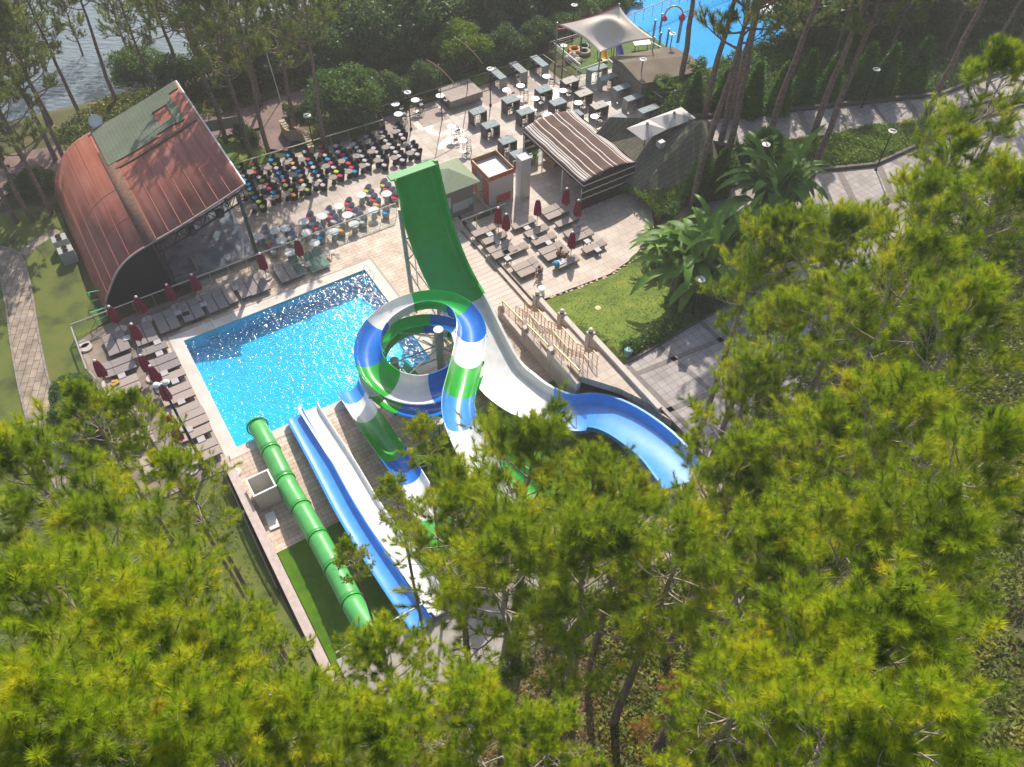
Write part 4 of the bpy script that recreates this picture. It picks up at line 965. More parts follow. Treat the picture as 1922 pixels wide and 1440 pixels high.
# playground toys
M_yel = mat('yellow_plastic', (.75, .45, .02), .4); M_pur = mat('purple_plastic', (.10, .07, .38), .4)
def toyslide(p, rz, m, label):
    e = empty('play_slide', p, rz, label, 'slide'); b = MB(); path = [Vector((0, -1.0, .15)), Vector((0, -.6, .2)), Vector((0, 0, .6)), Vector((0, .7, 1.1)), Vector((0, .95, 1.15))]
    flume(e, [Vector(q) for q in sub([tuple(p) for p in path], 3)], [(-.3, .18), (-.26, 0), (.26, 0), (.3, .18)], [(99, m)], 'chute')
    b.tube((-.25, 1, 0), (-.25, 1, 1.1), .04); b.tube((.25, 1, 0), (.25, 1, 1.1), .04); b.build('ladder', M_steel, e)
toyslide(at(1131, 108), .2, M_yel, 'small yellow slide under the edge of the cream sail'); toyslide(at(1160, 103), .35, M_pur, 'small purple slide beneath the cream sail')
def tyre(p, m, label):
    e = empty('tyre_ring', p, 0, label, 'tyre', 'tyres in the playground'); b = MB()
    vs = []; R0, r0 = .5, .18
    for i in range(16):
        for j in range(8):
            a, c = 2*PI*i/16, 2*PI*j/8; vs.append(((R0+r0*math.cos(c))*math.cos(a), (R0+r0*math.cos(c))*math.sin(a), .2+r0*math.sin(c)))
    b.add(vs, [(i*8+j, ((i+1) % 16)*8+j, ((i+1) % 16)*8+(j+1) % 8, i*8+(j+1) % 8) for i in range(16) for j in range(8)]); b.build('tyre', m, e, smooth=True)
tyre(at(1078, 97), mat('orange_tyre', (.6, .2, .02), .6), 'orange painted tyre lying on the playground grass'); tyre(at(1095, 92), M_black, 'black tyre lying on the playground beside the orange one'); tyre(at(1096, 101), mat('grey_tyre', (.3, .25, .2), .7), 'greyish tyre nearest the bar terrace on the playground')
e = empty('play_swing', at(1066, 98), 0, 'swing frame with blue posts and a red top bar in the playground', 'swing'); b = MB()
for x in (-1.2, 1.2):
    b.tube((x, -.5, 0), (x, 0, 2.2), .07); b.tube((x, .5, 0), (x, 0, 2.2), .07)
b.build('posts', mat('blue_posts', (.04, .16, .3), .5), e); b = MB(); b.tube((-1.3, 0, 2.2), (1.8, .9, 2.3), .07); b.build('top_bar', mat('red_bar', (.5, .06, .03), .5), e)
b = MB(); b.box((0, 0, .7), (1.7, 1.0, .08), .2); b.lathe((-.6, 0, 0), [(.06, 0), (.06, .7)], 8); b.lathe((.6, 0, 0), [(.06, 0), (.06, .7)], 8); tag(b.build('play_table', mat('pale_blue_top', (.45, .5, .55), .4), loc=at(1203, 93)), 'pale blue table at the right end of the playground beside the second pool', 'table')
for k, (x, y) in enumerate(((1068, 112), (1074, 106), (1080, 112), (1085, 117))):
    b = MB(); b.lathe((0, 0, 0), [(.3, 0), (.42, .15), (.35, .35), (.12, .45)], 7); tag(b.build('boulder', mat('pale_rock', (.5, .4, .32), .9), loc=at(x, y)), 'pale boulder in the short row edging the playground grass, '+ORD[k]+' from the left', 'rock', 'boulders edging the playground')
# water toys in the second pool
e = empty('water_arch', at(1272, 80), 0, 'tall curved water spray arch with red and yellow cups in the second pool', 'water toy'); b = MB()
b.tube((0, 0, 0), (0, 0, 2.2), .16, n=10); b.build('base', M_steel, e); b = MB(); pa = [Vector((.85*math.cos(PI*k/12)-.85, 0, 2.7+.9*math.sin(PI*k/12))) for k in range(13)]; b.path([(0, 0, 2.2)]+pa, .08, 8); b.build('arch', mat('orange_arch', (.6, .3, .08), .4), e)
b = MB(); b.lathe((-1.7, 0, 2.15), [(.05, .55), (.25, .4), (.3, .1), (.15, 0)], 12); b.lathe((0, 0, 2.1), [(.15, 0), (.34, .3), (.3, .6), (.1, .8)], 12); b.build('cup', mat('red_cup', (.6, .04, .05), .4), e)
b = MB(); b.lathe((.9, 0, 2.5), [(.15, 0), (.3, .3), (.28, .6), (.05, .8)], 12); b.tube((0, 0, 3), (.9, 0, 3.4), .05); b.build('cup', M_yel, e)
e = empty('water_umbrella', at(1430, 60), 0, 'white mushroom shaped water umbrella in the second pool behind the pine trunks', 'water toy'); b = MB(); b.tube((0, 0, 0), (0, 0, 2.3), .1); b.build('stem', M_steel, e); b = MB(); b.lathe((0, 0, 2.2), [(1.3, 0), (1.1, .25), (.6, .42), (.05, .5)], 24); b.build('cap', M_white, e, smooth=True); b = MB(); b.lathe((0, 0, 2.05), [(1.32, 0), (1.34, .2)], 24); b.build('cap_rim', mat('cap_rim', (.6, .05, .08), .4), e)
for k, (x, y) in enumerate(((1226, 68), (1239, 56), (1236, 92), (1251, 85))):
    e = empty('spray_post', at(x, y), 0, ['second farthest', 'farthest', 'nearest', 'second nearest'][k]+' grey spray post in the second pool beside the sail', 'spray post', 'spray posts in the second pool'); b = MB(); b.tube((0, 0, -.3), (0, 0, 1.5), .1, n=8); b.build('pole', mat('spray_post', (.25, .24, .24), .6), e); b = MB(); b.lathe((0, 0, 1.5), [(.1, 0), (.16, .04), (.08, .16)], 8); b.build('nozzle', M_steel, e)
# ================================================================ FURNITURE
def fan(name, c1, c2=None): return mat(name, c1, .8, c2, 8) if c2 else mat(name, c1, .8)
M_ch = mat('black_wicker', (.012, .012, .016), .7, (.025, .025, .03), 40, bump=.5, bscale=60); M_gch = mat('grey_wicker', (.36, .36, .37), .6, (.44, .44, .44), 30, bump=.4, bscale=60)
CUSH = {'b': ('blue', (.01, .27, .52)), 'r': ('red', (.55, .02, .07)), 'g': ('lime green', (.30, .38, .05)), 'w': ('off white', (.52, .47, .47)), 'o': ('orange', (.75, .30, .03)), 'y': ('yellow', (.6, .5, .03)), 'p': ('pale pink', (.55, .42, .43))}
CM = {k: mat('cushion_'+v[0].replace(' ', '_'), v[1], .8) for k, v in CUSH.items()}
def tubchair(m):
    e = empty('tub_chair', (0, 0, 0)); b = MB(); n = 20
    # open tub, low at the front (+x), high at the back (-x)
    prof_ = [(.24, 0), (.27, .2), (.31, .38)]
    for r_, z in prof_:
        for j in range(n): a = 2*PI*j/n; b.v.append((r_*math.cos(a), r_*math.sin(a), z))
    for j in range(n):
        a = 2*PI*j/n; h_ = .40+.46*max(0, -math.cos(a)*.8+.2)**.9; rr = .32+.07*(h_-.4)/.4; b.v.append((rr*math.cos(a)-.05*(h_-.44), rr*math.sin(a), h_))
    for i in range(3):
        for j in range(n): k = (j+1) % n; b.f.append((i*n+j, i*n+k, (i+1)*n+k, (i+1)*n+j)); b.m.append(0)
    b.f.append(tuple(range(n-1, -1, -1))); b.m.append(0)
    o = b.build('shell', m, e, smooth=True); sm = o.modifiers.new('s', 'SOLIDIFY'); sm.thickness = .035; sm.offset = -1
    return e
def cushion(e, m):
    b = MB(); b.lathe((.03, 0, .37), [(.2, 0), (.25, .03), (.25, .07), (.2, .1)], 18); b.build('cushion', m, e.children[0] if e.children else e, smooth=True)
protoB = {}; protoG = {}
def chair_at(p, rz, key, grey, label, group):
    D_ = protoG if grey else protoB
    if key not in D_:
        e = tubchair(M_gch if grey else M_ch); cushion(e, CM[key]); D_[key] = [e, False]
    e, used_ = D_[key]; o = copy_tree(e) if used_ else e; D_[key][1] = True
    o.location = p; o.rotation_euler = (0, 0, rz); o['label'] = label; o['category'] = 'chair'; o['group'] = group
    return o
k1 = lambda x, y: (440+x/8.727, 260+y/8.727)
k2 = lambda x, y: (600+x/8.727, 200+y/8.727)
k3 = lambda x, y: (470+x/6.407, 330+y/6.407)
rows = [
 (k1, [(93, 475, 'g'), (95, 550, 'w'), (140, 610, 'p'), (175, 685, 'b'), (235, 745, 'b'), (270, 820, 'b'), (290, 900, 'g'), (345, 965, 'b'), (410, 1035, 'g'), (465, 1110, 'g')]),
 (k1, [(310, 420, 'r'), (330, 490, 'g'), (365, 555, 'r'), (410, 630, 'w'), (465, 690, 'g'), (530, 750, 'r'), (580, 820, 'r'), (645, 880, 'b'), (705, 950, 'p')]),
 (k1, [(610, 350, 'b'), (680, 415, 'g'), (700, 485, 'p'), (740, 560, 'b'), (795, 630, 'b'), (830, 690, 'r'), (850, 765, 'g'), (935, 845, 'g'), (975, 920, 'o')]),
 (k1, [(880, 280, 'b'), (925, 345, 'w'), (975, 405, 'o'), (990, 480, 'p'), (1055, 535, 'b'), (1090, 610, 'w'), (1110, 690, 'o'), (1150, 765, 'w'), (1200, 835, 'g')]),
 (k1, [(1170, 215, 'w'), (1225, 335, 'r'), (1265, 400, 'b'), (1305, 470, 'w'), (1340, 545, 'b'), (1390, 610, 'w'), (1410, 690, 'w'), (1460, 760, 'p')]),
 (k1, [(1430, 130, 'r'), (1435, 210, 'r'), (1490, 270, 'w'), (1540, 335, 'b'), (1590, 400, 'r'), (1635, 470, 'w'), (1680, 540, 'y'), (1740, 605, 'r')]),
 (k2, [(270, 640, 'w'), (310, 745, 'w'), (385, 795, 'r'), (430, 850, 'b'), (480, 925, 'r'), (535, 995, 'r'), (580, 1060, 'b')]),
 (k2, [(560, 610, 'w'), (620, 670, 'w'), (660, 730, 'w'), (700, 810, 'w'), (750, 880, 'w'), (795, 950, 'w')]),
 (k2, [(775, 490, 'w'), (820, 550, 'w'), (860, 610, 'w'), (895, 680, 'p'), (935, 745, 'w'), (975, 820, 'w'), (1025, 885, 'w'), (1070, 955, 'w')]),
 (k2, [(1010, 415, 'w'), (1045, 490, 'w'), (1090, 560, 'w'), (1140, 615, 'w'), (1200, 675, 'w'), (1255, 745, 'w'), (1305, 810, 'w'), (1365, 875, 'w')]),
 (k2, [(1255, 335, 'w'), (1300, 395, 'w'), (1340, 460, 'w'), (1380, 520, 'p'), (1500, 650, 'w'), (1550, 710, 'w'), (1610, 780, 'w')]),
]
for r_, (kf, lst) in enumerate(rows):
    for i, (x, y, c) in enumerate(lst):
        px, py = kf(x, y); p = at(px, py, .43); p.z = 0
        chair_at(p, ALPHA+PI+random.uniform(-.15, .15), c, False, 'black tub chair, %s cushion, %s from the back, %s row from the red roof' % (CUSH[c][0], ORD[i], ORD[r_]), 'black tub chairs in rows before the stage')
grows = [[(165, 670, 'p'), (185, 730, 'w'), (225, 790, 'g'), (265, 845, 'r'), (290, 910, 'w')], [(460, 685, 'b'), (490, 745, 'w'), (520, 800, 'g')],
         [(710, 505, 'r'), (740, 575, 'w'), (785, 630, 'r'), (820, 690, 'w'), (850, 750, 'b')], [(930, 435, 'w'), (975, 490, 'r'), (1010, 545, 'p'), (1060, 605, 'w'), (1095, 655, 'o')],
         [(1170, 335, 'r'), (1200, 400, 'r'), (1250, 460, 'p'), (1310, 510, 'w'), (1355, 555, 'w')], [(1405, 180, 'y'), (1440, 240, 'p'), (1480, 290, 'r'), (1520, 345, 'o')], [(1600, 112, 'y'), (1645, 160, 'r'), (1700, 212, 'r'), (1740, 262, 'r'), (1625, 445, 'b')]]
for r_, lst in enumerate(grows):
    for i, (x, y, c) in enumerate(lst):
        px, py = k3(x, y); p = at(px, py, .43); p.z = 0
        chair_at(p, ALPHA+PI+.25+random.uniform(-.2, .2), c, True, 'grey tub chair, %s cushion, %s one in the %s cluster along the glass balustrade' % (CUSH[c][0], ORD[i], ORD[r_]), 'grey tub chairs along the glass balustrade')
def roundtable(name, h, rt_, mt, mp_, ped):
    e = empty(name); b = MB(); b.lathe((0, 0, h), [(rt_*.96, -.03), (rt_, -.02), (rt_, .01), (rt_*.97, .02)], 24); b.build('tabletop', mt, e)
    b = MB(); b.lathe((0, 0, 0), ped, 16); b.build('pedestal', mp_, e, smooth=len(ped) > 6); return e
M_tt = mat('stone_top', (.25, .215, .19), .6, (.3, .26, .23), 6, spec=.1); M_tw2 = mat('white_top', (.55, .55, .54), .6, spec=.2)
tb = roundtable('side_table', .6, .34, M_tt, M_ch, [(.2, 0), (.21, .02), (.13, .25), (.1, .32), (.13, .4), (.2, .57)])
tl = [k1(*q) for q in ((850, 390), (960, 590), (1100, 340), (1370, 270), (1500, 450), (1320, 740), (1615, 635), (1080, 820), (850, 900), (615, 970), (550, 480), (660, 680), (250, 550), (450, 790), (160, 900), (300, 1110))]+[k2(*q) for q in ((480, 655), (600, 810), (355, 895), (790, 575), (845, 735), (695, 970), (470, 1060), (980, 505), (1080, 665), (945, 880), (1220, 835), (1230, 410), (1430, 610), (1480, 760))]
tl.sort(key=lambda q: q[0])
for i, (x, y) in enumerate(tl):
    p = at(x, y, .61); p.z = 0; place(tb, used, p, 0, 'small round stone topped table among the dark chairs, %s from the left' % (ORD[i] if i < 20 else 'twenty '+ORD[i-20]), 'round tables among the dark chairs', cat='table')
tw = roundtable('side_table', .7, .42, M_tw2, M_gch, [(.24, 0), (.25, .02), (.17, .3), (.14, .4), (.2, .67)])
tw.name = 'white_table'
wl = [k3(*q) for q in ((95, 730), (290, 660), (425, 630), (370, 775), (640, 550), (860, 485), (675, 680), (1000, 670), (1065, 365), (1165, 470), (1245, 580), (1330, 230), (1635, 215), (1480, 410), (475, 920), (770, 810))]
wl.sort(key=lambda q: q[0])
for i, (x, y) in enumerate(wl):
    p = at(x, y, .71); p.z = 0; place(tw, used, p, 0, 'round white topped table among the grey chairs, %s from the left' % ORD[i], 'round white tables among the grey chairs', cat='table')
# high round tables
ht = roundtable('high_table', 1.1, .38, mat('bright_white_top', (.8, .8, .78), .3), M_steel, [(.25, 0), (.25, .02), (.03, .04), (.03, 1.07)])
def stool():
    e = empty('bar_stool'); b = MB()
    for x, y in ((-.17, -.17), (.17, -.17), (.17, .17), (-.17, .17)):
        lb = MB(); lb.tube((x*1.2, y*1.2, 0), (x, y, .75), .014, n=5); lb.build('leg', M_black, e)
    for z in (.3, .55):
        b.path([(-.19, -.19, z), (.19, -.19, z), (.19, .19, z), (-.19, .19, z), (-.19, -.19, z)], .012, 4)
    b.build('rungs', M_black, e); b = MB(); b.box((0, 0, .77), (.36, .36, .04)); b.build('seat', M_black, e); b = MB(); b.box((-.17, 0, 1.0), (.02, .34, .16)); b.tube((-.17, -.15, .77), (-.17, -.15, 1.0), .012, n=4); b.tube((-.17, .15, .77), (-.17, .15, 1.0), .012, n=4); b.build('backrest', M_black, e); return e
st = stool()
j1 = lambda x, y: (700+x/7.385, 90+y/7.385)
j2 = lambda x, y: (900+x/5.647, 90+y/5.647)
hl = [j1(*q) for q in ((310, 775), (350, 915), (585, 720), (930, 660), (1090, 1090), (1245, 1280))]+[j2(*q) for q in ((285, 445), (435, 398), (710, 300), (590, 535), (885, 450), (1045, 580), (725, 705), (1220, 725), (555, 870), (155, 1115))]
hl.sort(key=lambda q: q[0])
for i, (x, y) in enumerate(hl):
    p = at(x, y, 1.12); p.z = 0; place(ht, used, p, 0, 'tall round white cocktail table on the bar terrace, %s from the left' % ORD[i], 'tall round cocktail tables', cat='table')
    for k in range(2 if i in (0, 1, 2, 4, 5, 10) else 1): place(st, used, p+Vector((.5-.15*k, -.15+.75*k, 0)), random.uniform(0, 6), 'black bar stool at the %s tall round table from the left%s' % (ORD[i], ', far side' if k else ', near side'), 'black bar stools', cat='stool')
# counter-height tables with panel ends
M_gt = mat('frosted_top', (.25, .29, .285), .8, (.31, .35, .345), 4, spec=.2); M_bg = mat('beige_top', (.24, .22, .18), .6); M_pd = mat('dark_panel', (.09, .075, .075), .6); M_pg = mat('grey_panel', (.33, .34, .31), .6)
def bartable(lx, ly, mt, mp_, name):
    e = empty(name); b = MB(); b.box((0, 0, 1.07), (lx, ly, .1)); tt_ = b.build('tabletop', mt, e, bevel=.01)
    for s_ in (-1, 1): b = MB(); b.box((s_*(lx/2-.05), 0, .52), (.12, ly-.03, 1.02)); b.build('end_panel', mp_, e)
    b = MB(); b.lathe((0, 0, 1.115), [(.06, 0), (.07, .02), (.03, .07)], 10); b.build('table_lamp', M_white, tt_); return e
bt = bartable(1.35, .95, M_gt, M_pd, 'bar_table'); bb = bartable(1.45, .95, M_bg, M_pd, 'beige_bar_table'); bl = bartable(1.95, .75, M_gt, M_pg, 'long_bar_table'); bs_ = bartable(2.1, .75, M_gt, M_pg, 'back_bar_table')
bars = [(bt, j1(1450, 870)), (bt, j2(330, 545)), (bt, j2(115, 810)), (bt, j2(485, 670)), (bt, j2(680, 435)), (bt, j2(830, 570)), (bt, j2(1010, 700)), (bt, j2(650, 825)), (bt, j2(1470, 735)), (bt, j2(295, 975)), (bt, j2(420, 1115)), (bb, j2(955, 340)), (bb, j2(1105, 475)), (bb, j2(1270, 605))]
stool_rot = 0
for i, (pt, (x, y)) in enumerate(sorted(bars, key=lambda q: q[1][0])):
    p = at(x, y, 1.1); p.z = 0
    place(pt, used, p, ALPHA, ('beige' if pt is bb else 'frosted blue grey')+' topped bar table with dark end panels, %s from the left' % ORD[i], 'counter height tables on the bar terrace', cat='table')
    for k in range(4):
        dx, dy = ((-.33, -.32), (.3, -.34), (-.3, .45), (.33, .42))[k]
        if random.random() < .85: place(st, used, p+U*dx-V*dy, random.choice((0, PI))+ALPHA+random.uniform(-.3, .3)+(PI/2 if dy < 0 else -PI/2), 'black bar stool at the %s dark panelled table from the left, %s' % (ORD[i], ('near left corner', 'near right corner', 'far left corner', 'far right corner')[k]), 'black bar stools', cat='stool')
for i, (x, y) in enumerate([j2(*q) for q in ((1250, 212), (1370, 303), (1525, 408), (1640, 518), (1795, 643))]):
    p = at(x, y, 1.1); p.z = 0; place(bl, used, p, ALPHA, 'long glass topped table with pale end panels, %s from the back by the right balustrade' % ORD[i], 'long counter tables on the right of the bar terrace', cat='table')
    for k in range(3): place(st, used, p+U*(.15+.35*k)-V*(.3 if k % 2 else -.1), ALPHA+random.uniform(-.4, .4), 'black bar stool under the %s long pale panelled table from the back, %s one' % (ORD[i], ('left', 'middle', 'right')[k]), 'black bar stools', cat='stool')
for i, (x, y) in enumerate([j2(*q) for q in ((190, 268), (412, 205), (635, 138))]):
    p = at(x, y, 1.1); p.z = 0; place(bs_, used, p, ALPHA+PI/2, 'long table standing end on to the back railing, %s from the left' % ORD[i], 'counter tables against the back railing', cat='table')
    for k in range(2): place(st, used, p-U*.35+V*(-.4+.6*k), ALPHA, 'black bar stool beside the %s table at the back railing, %s one' % (ORD[i], ('farther', 'nearer')[k]), 'black bar stools', cat='stool')
# ---------------------------------------------------------------- sunbeds
def sunbed(name, m, mfr, up=.0):
    "long axis x: foot at -x, head at +x; mattress length 1.95"
    e = empty(name); b = MB(); b.box((-.28, 0, .33), (1.34, .66, .06)); b.build('mattress', m, e, bevel=.02)
    R_ = Matrix.Rotation(-up, 3, 'Y'); c = Vector((.40, 0, .335))+R_ @ Vector((.29, 0, 0)); b = MB(); b.box(c, (.57, .66, .06), R=R_); b.build('backrest', m, e, bevel=.02)
    b = MB(); b.box((0, .33, .28), (1.9, .04, .06)); b.box((0, -.33, .28), (1.9, .04, .06)); b.box((-.94, 0, .28), (.04, .66, .06)); b.box((.94, 0, .28), (.04, .66, .06)); b.build('frame', mfr, e)
    for x in (-.75, .75):
        for y in (-.3, .3): b = MB(); b.box((x, y, .13), (.05, .05, .26)); b.build('leg', mfr, e)
    return e
M_sb = mat('taupe_cushion', (.23, .2, .19), .85, (.27, .235, .22), 12); M_sbt = mat('beige_cushion', (.34, .28, .24), .85, (.38, .31, .27), 10); M_sgr = mat('green_mesh', (.09, .17, .12), .7); M_fr = mat('bed_frame', (.10, .08, .075), .6)
sbA = sunbed('sunbed', M_sb, M_fr, .12); sbB = sunbed('beige_sunbed', M_sbt, M_fr, .14); sbC = sunbed('green_sunbed', M_sgr, M_white, .5)
z4 = lambda x, y: (130+x/6, 480+y/6); z5 = lambda x, y: (130+x/6, 660+y/6); z6 = lambda x, y: (400+x/7.385, 440+y/7.385); z7 = lambda x, y: (880+x/6.857, 340+y/6.857)
HV = math.atan2(-V.y, -V.x)     # head away from the camera
HU = ALPHA                       # long axis along the pool's far edge
def pair(kf, x, y, rz, proto, n, label, group, z=0., gap=.72):
    p = at(*kf(x, y), z+.33); p.z = z; side = Vector((-math.sin(rz), math.cos(rz), 0))
    for i in range(n):
        q = p+side*((i-(n-1)/2)*gap); pos = '' if n == 1 else (', left one' if i == n-1 else ', right one' if i == 0 else ', middle one')
        if rz != HV and n > 1: pos = ', far one' if i == n-1 else (', near one' if i == 0 else ', middle one')
        place(proto, used, q, rz, label+pos, group, cat='sunbed')
gp = 'sunbeds along the glass fence'
for i, (kf, x, y, n, pt) in enumerate(((z4, 530, 985, 2, sbA), (z4, 845, 880, 2, sbA), (z4, 1095, 740, 2, sbA), (z4, 1370, 615, 2, sbA), (z4, 1640, 515, 2, sbA), (z6, 225, 830, 1, sbB), (z6, 395, 755, 1, sbB), (z6, 600, 690, 2, sbA), (z6, 1010, 520, 2, sbA))):
    pair(kf, x, y, HV, pt, n, '%s sunbed below the stage, %s set from the left' % ('beige' if pt is sbB else 'taupe', ORD[i]), gp)
pair(z6, 1165, 440, HV, sbC, 1, 'green mesh sunbed beside the maroon parasol, left of the pair', 'green mesh sunbeds'); pair(z6, 1430, 360, HV, sbC, 2, 'green mesh sunbed nearest the tall green slide', 'green mesh sunbeds')
gp = 'sunbeds on the wooden deck left of the pool'
for i, (kf, x, y, n, pt) in enumerate(((z4, 935, 1055, 1, sbA), (z4, 1060, 1215, 2, sbA), (z5, 1130, 285, 1, sbB), (z5, 1215, 475, 2, sbB), (z5, 1290, 655, 1, sbB), (z5, 1365, 765, 2, sbB), (z5, 1415, 920, 1, sbB), (z5, 1500, 1125, 2, sbB))):
    pair(kf, x, y, HU+PI, pt, n, '%s sunbed beside the pool left edge, %s set from the top' % ('beige' if pt is sbB else 'taupe', ORD[i]), gp)
for i, (kf, x, y, n, pt) in enumerate(((z4, 560, 1240, 2, sbA), (z5, 620, 390, 2, sbB), (z5, 600, 690, 2, sbB), (z5, 760, 1000, 2, sbB), (z5, 1010, 1230, 2, sbB))):
    pair(kf, x, y, HU+PI, pt, n, 'sunbed in the outer deck row, %s set from the top' % ORD[i], gp)
gp = 'sunbeds on the raised terrace'
TR = [(190, 635, 1), (330, 735, 1), (700, 540, 1), (870, 640, 1), (965, 745, 1), (1095, 385, 2), (1260, 510, 1), (420, 880, 2), (600, 880, 1), (750, 1110, 2), (1090, 900, 2), (1255, 1040, 1), (1410, 670, 2), (1610, 840, 1)]
for i, (x, y, n) in enumerate(TR):
    pair(z7, x, y, HU, sbB, n, 'beige sunbed on the raised terrace, %s set from the left' % ORD[sorted(range(len(TR)), key=lambda k: TR[k][0]).index(i)], gp, z=.3)
def sqtable():
    e = empty('square_table'); b = MB(); b.box((0, 0, .38), (.45, .45, .05)); b.build('tabletop', mat('square_top', (.36, .34, .34), .6, (.42, .4, .39), 5), e, bevel=.01)
    for x in (-.18, .18):
        for y in (-.18, .18): b = MB(); b.box((x, y, .18), (.04, .04, .36)); b.build('leg', M_fr, e)
    return e
sq = sqtable(); L1 = [(z4, 990, 970), (z4, 1015, 1100), (z4, 1220, 640), (z4, 645, 925), (z4, 1510, 545), (z5, 590, 270), (z5, 1070, 240), (z5, 1190, 330), (z5, 1260, 560), (z5, 1345, 875), (z5, 1485, 985), (z6, 310, 740), (z6, 1310, 420), (z6, 1590, 260)]
L2 = [(270, 680), (385, 790), (750, 600), (840, 720), (1030, 790), (500, 990), (1525, 770), (1660, 880)]
for i, (kf, x, y) in enumerate(L1): p = at(*kf(x, y), .4); p.z = 0; place(sq, used, p, ALPHA, 'small square grey table between poolside sunbeds, %s from the deck corner' % ORD[i], 'square tables between sunbeds', cat='table')
for i, (x, y) in enumerate(L2): p = at(*z7(x, y), .7); p.z = .3; place(sq, used, p, ALPHA, 'small square table beside the terrace sunbeds, %s from the left' % ORD[i], 'square tables between sunbeds', cat='table')
# closed maroon parasols on travertine discs
def parasol():
    e = empty('parasol'); b = MB(); b.lathe((0, 0, 0), [(.03, 0), (.03, 2.25)], 8); b.build('pole', mat('parasol_pole', (.3, .22, .16), .5), e)
    b = MB(); b.lathe((0, 0, 0), [(.38, 0), (.4, .02), (.4, .1), (.37, .12), (.06, .12)], 20); b.build('base', mat('travertine', (.5, .41, .34), .7, (.58, .49, .41), 8), e)
    b = MB(); n = 24; zz = [(2.3, .03), (2.22, .12), (2.0, .17), (1.7, .21), (1.35, .25), (1.1, .27), (.95, .28)]
    for i, (z, r_) in enumerate(zz):
        for j in range(n):
            a = 2*PI*j/n; rr = r_*(1+.28*math.cos(a*8+i*.15)*min(1, i/2)); dz = (.13*math.cos(a*8)-.05*math.cos(a*3)) if i == len(zz)-1 else 0
            b.v.append((rr*math.cos(a), rr*math.sin(a), z+dz))
    for i in range(len(zz)-1):
        for j in range(n): k = (j+1) % n; b.f.append((i*n+j, (i+1)*n+j, (i+1)*n+k, i*n+k)); b.m.append(0)
    b.f.append(tuple(range(n))); b.m.append(0)
    fc_ = b.build('folded_canopy', cloth('maroon_canvas', (.30, .015, .06), .3, (.36, .02, .07), 6), e)
    b = MB(); b.lathe((0, 0, 2.27), [(.09, 0), (.09, .06), (.04, .11)], 12); b.build('cap', M_white, fc_); return e
pa = parasol()
PL = [(204, 575), (255, 557), (312, 534), (359, 515), (246, 608), (263, 667), (281, 687), (177, 677), (301, 722), (203, 743), (314, 777), (322, 798), (338, 841), (487, 476), (556, 450)]
names = ['at the upper left corner of the wooden deck', 'in front of the black stage curtain', 'by the stage front, left of the pool ladder', 'by the stage front, right of the pool ladder', 'standing alone above the sunbeds at the pool corner', 'upper one of the close pair left of the pool', 'lower one of the close pair left of the pool', 'near the white rail of the deck edge', 'beside the thin top of the tall black lamp post', 'in the outer row above the small pine tip', 'left of the tall black lamp post, halfway down', 'just left of the lamp post under pine branches', 'lowest one beside the foot of the lamp post', 'beside the dark corner post of the stage', 'between the taupe and the green sunbeds']
for (x, y), nm in zip(PL, names): p = at(x, y, 2.3); p.z = 0; place(pa, used, p, random.uniform(0, 6), 'closed maroon parasol '+nm, 'closed maroon parasols', sc_=1., cat='parasol')
PR = [((935, 390), 'left of the terrace pair by the handrail'), ((950, 402), 'right of the terrace pair by the handrail'), ((1010, 375), 'in the middle of the raised terrace'), ((1064, 354), 'nearest the striped tent, upper one'), ((1086, 376), 'nearest the striped tent, lower one'), ((1075, 436), 'above the seated woman on the terrace')]
for (x, y), nm in PR: p = at(x, y, 2.6); p.z = .3; place(pa, used, p, random.uniform(0, 6), 'closed maroon parasol '+nm, 'closed maroon parasols', cat='parasol')
# ---------------------------------------------------------------- lamp posts
def lamppost(h, disc=True):
    e = empty('street_lamp'); b = MB(); b.lathe((0, 0, 0), [(.12, 0), (.12, .15), (.055, .2), (.045, h)], 10); b.build('pole', M_black, e)
    b = MB(); b.lathe((0, 0, h+.12), [(.05, -.1), (.1, -.05), (.29, 0), (.31, .03), (.18, .05), (.04, .08)], 20); b.build('lamp_head', mat('lamp_white', (.5, .48, .48), .5), e)
    b = MB(); b.box((0, 0, h+.22), (.4, .05, .04)); b.build('arm', M_black, e); return e
lp_ = lamppost(3.4)
LL = [((765, 176), (771, 252), 'at the left end of the bar terrace by the fence'), ((577, 220), (590, 284), 'on the grass behind the rows of dark chairs'), ((920, 132), (930, 226), 'on the bar terrace right of the low platform'), ((1058, 88), (1053, 152), 'at the back corner of the bar terrace'), ((1207, 114), (1200, 175), 'on the right edge of the bar terrace'),
      ((1262, 66), (1258, 88), 'behind the brown shingle roof by the second pool'), ((1078, 12), (1076, 38), 'in the hedge behind the sail')]
for tp_, bs2, nm in LL:
    p = at(*bs2); q = at(*tp_, 3.4); p = Vector((q.x, q.y, 0)) if (q-p).length < 3 else p
    place(lp_, used, Vector((q.x, q.y, 0)), random.uniform(0, 3), 'disc headed black lamp '+nm, 'disc lamp posts', cat='street lamp')
for tp_, nm in (((1645, 131), 'among the cypresses beyond the upper walk'), ((1675, 247), 'on the flower bed between the two walks'), ((1438, 272), 'beside the pine trunk and palm by the lower walk'), ((1315, 525), 'at the kerb beside the banana plants'), ((1548, 402), 'between the banana plants and the near pines'), ((1885, 144), 'at the far right of the upper walk')):
    q = at(*tp_, 5.9); place(lp_, used, Vector((q.x, q.y, 2.4)), random.uniform(0, 3), 'disc headed lamp '+nm, 'disc lamp posts', cat='street lamp')
q = at(823, 793, 3.4); place(lp_, used, Vector((q.x, q.y, 0.)), 1., 'disc headed lamp just below the spiral slide', 'disc lamp posts', cat='street lamp')
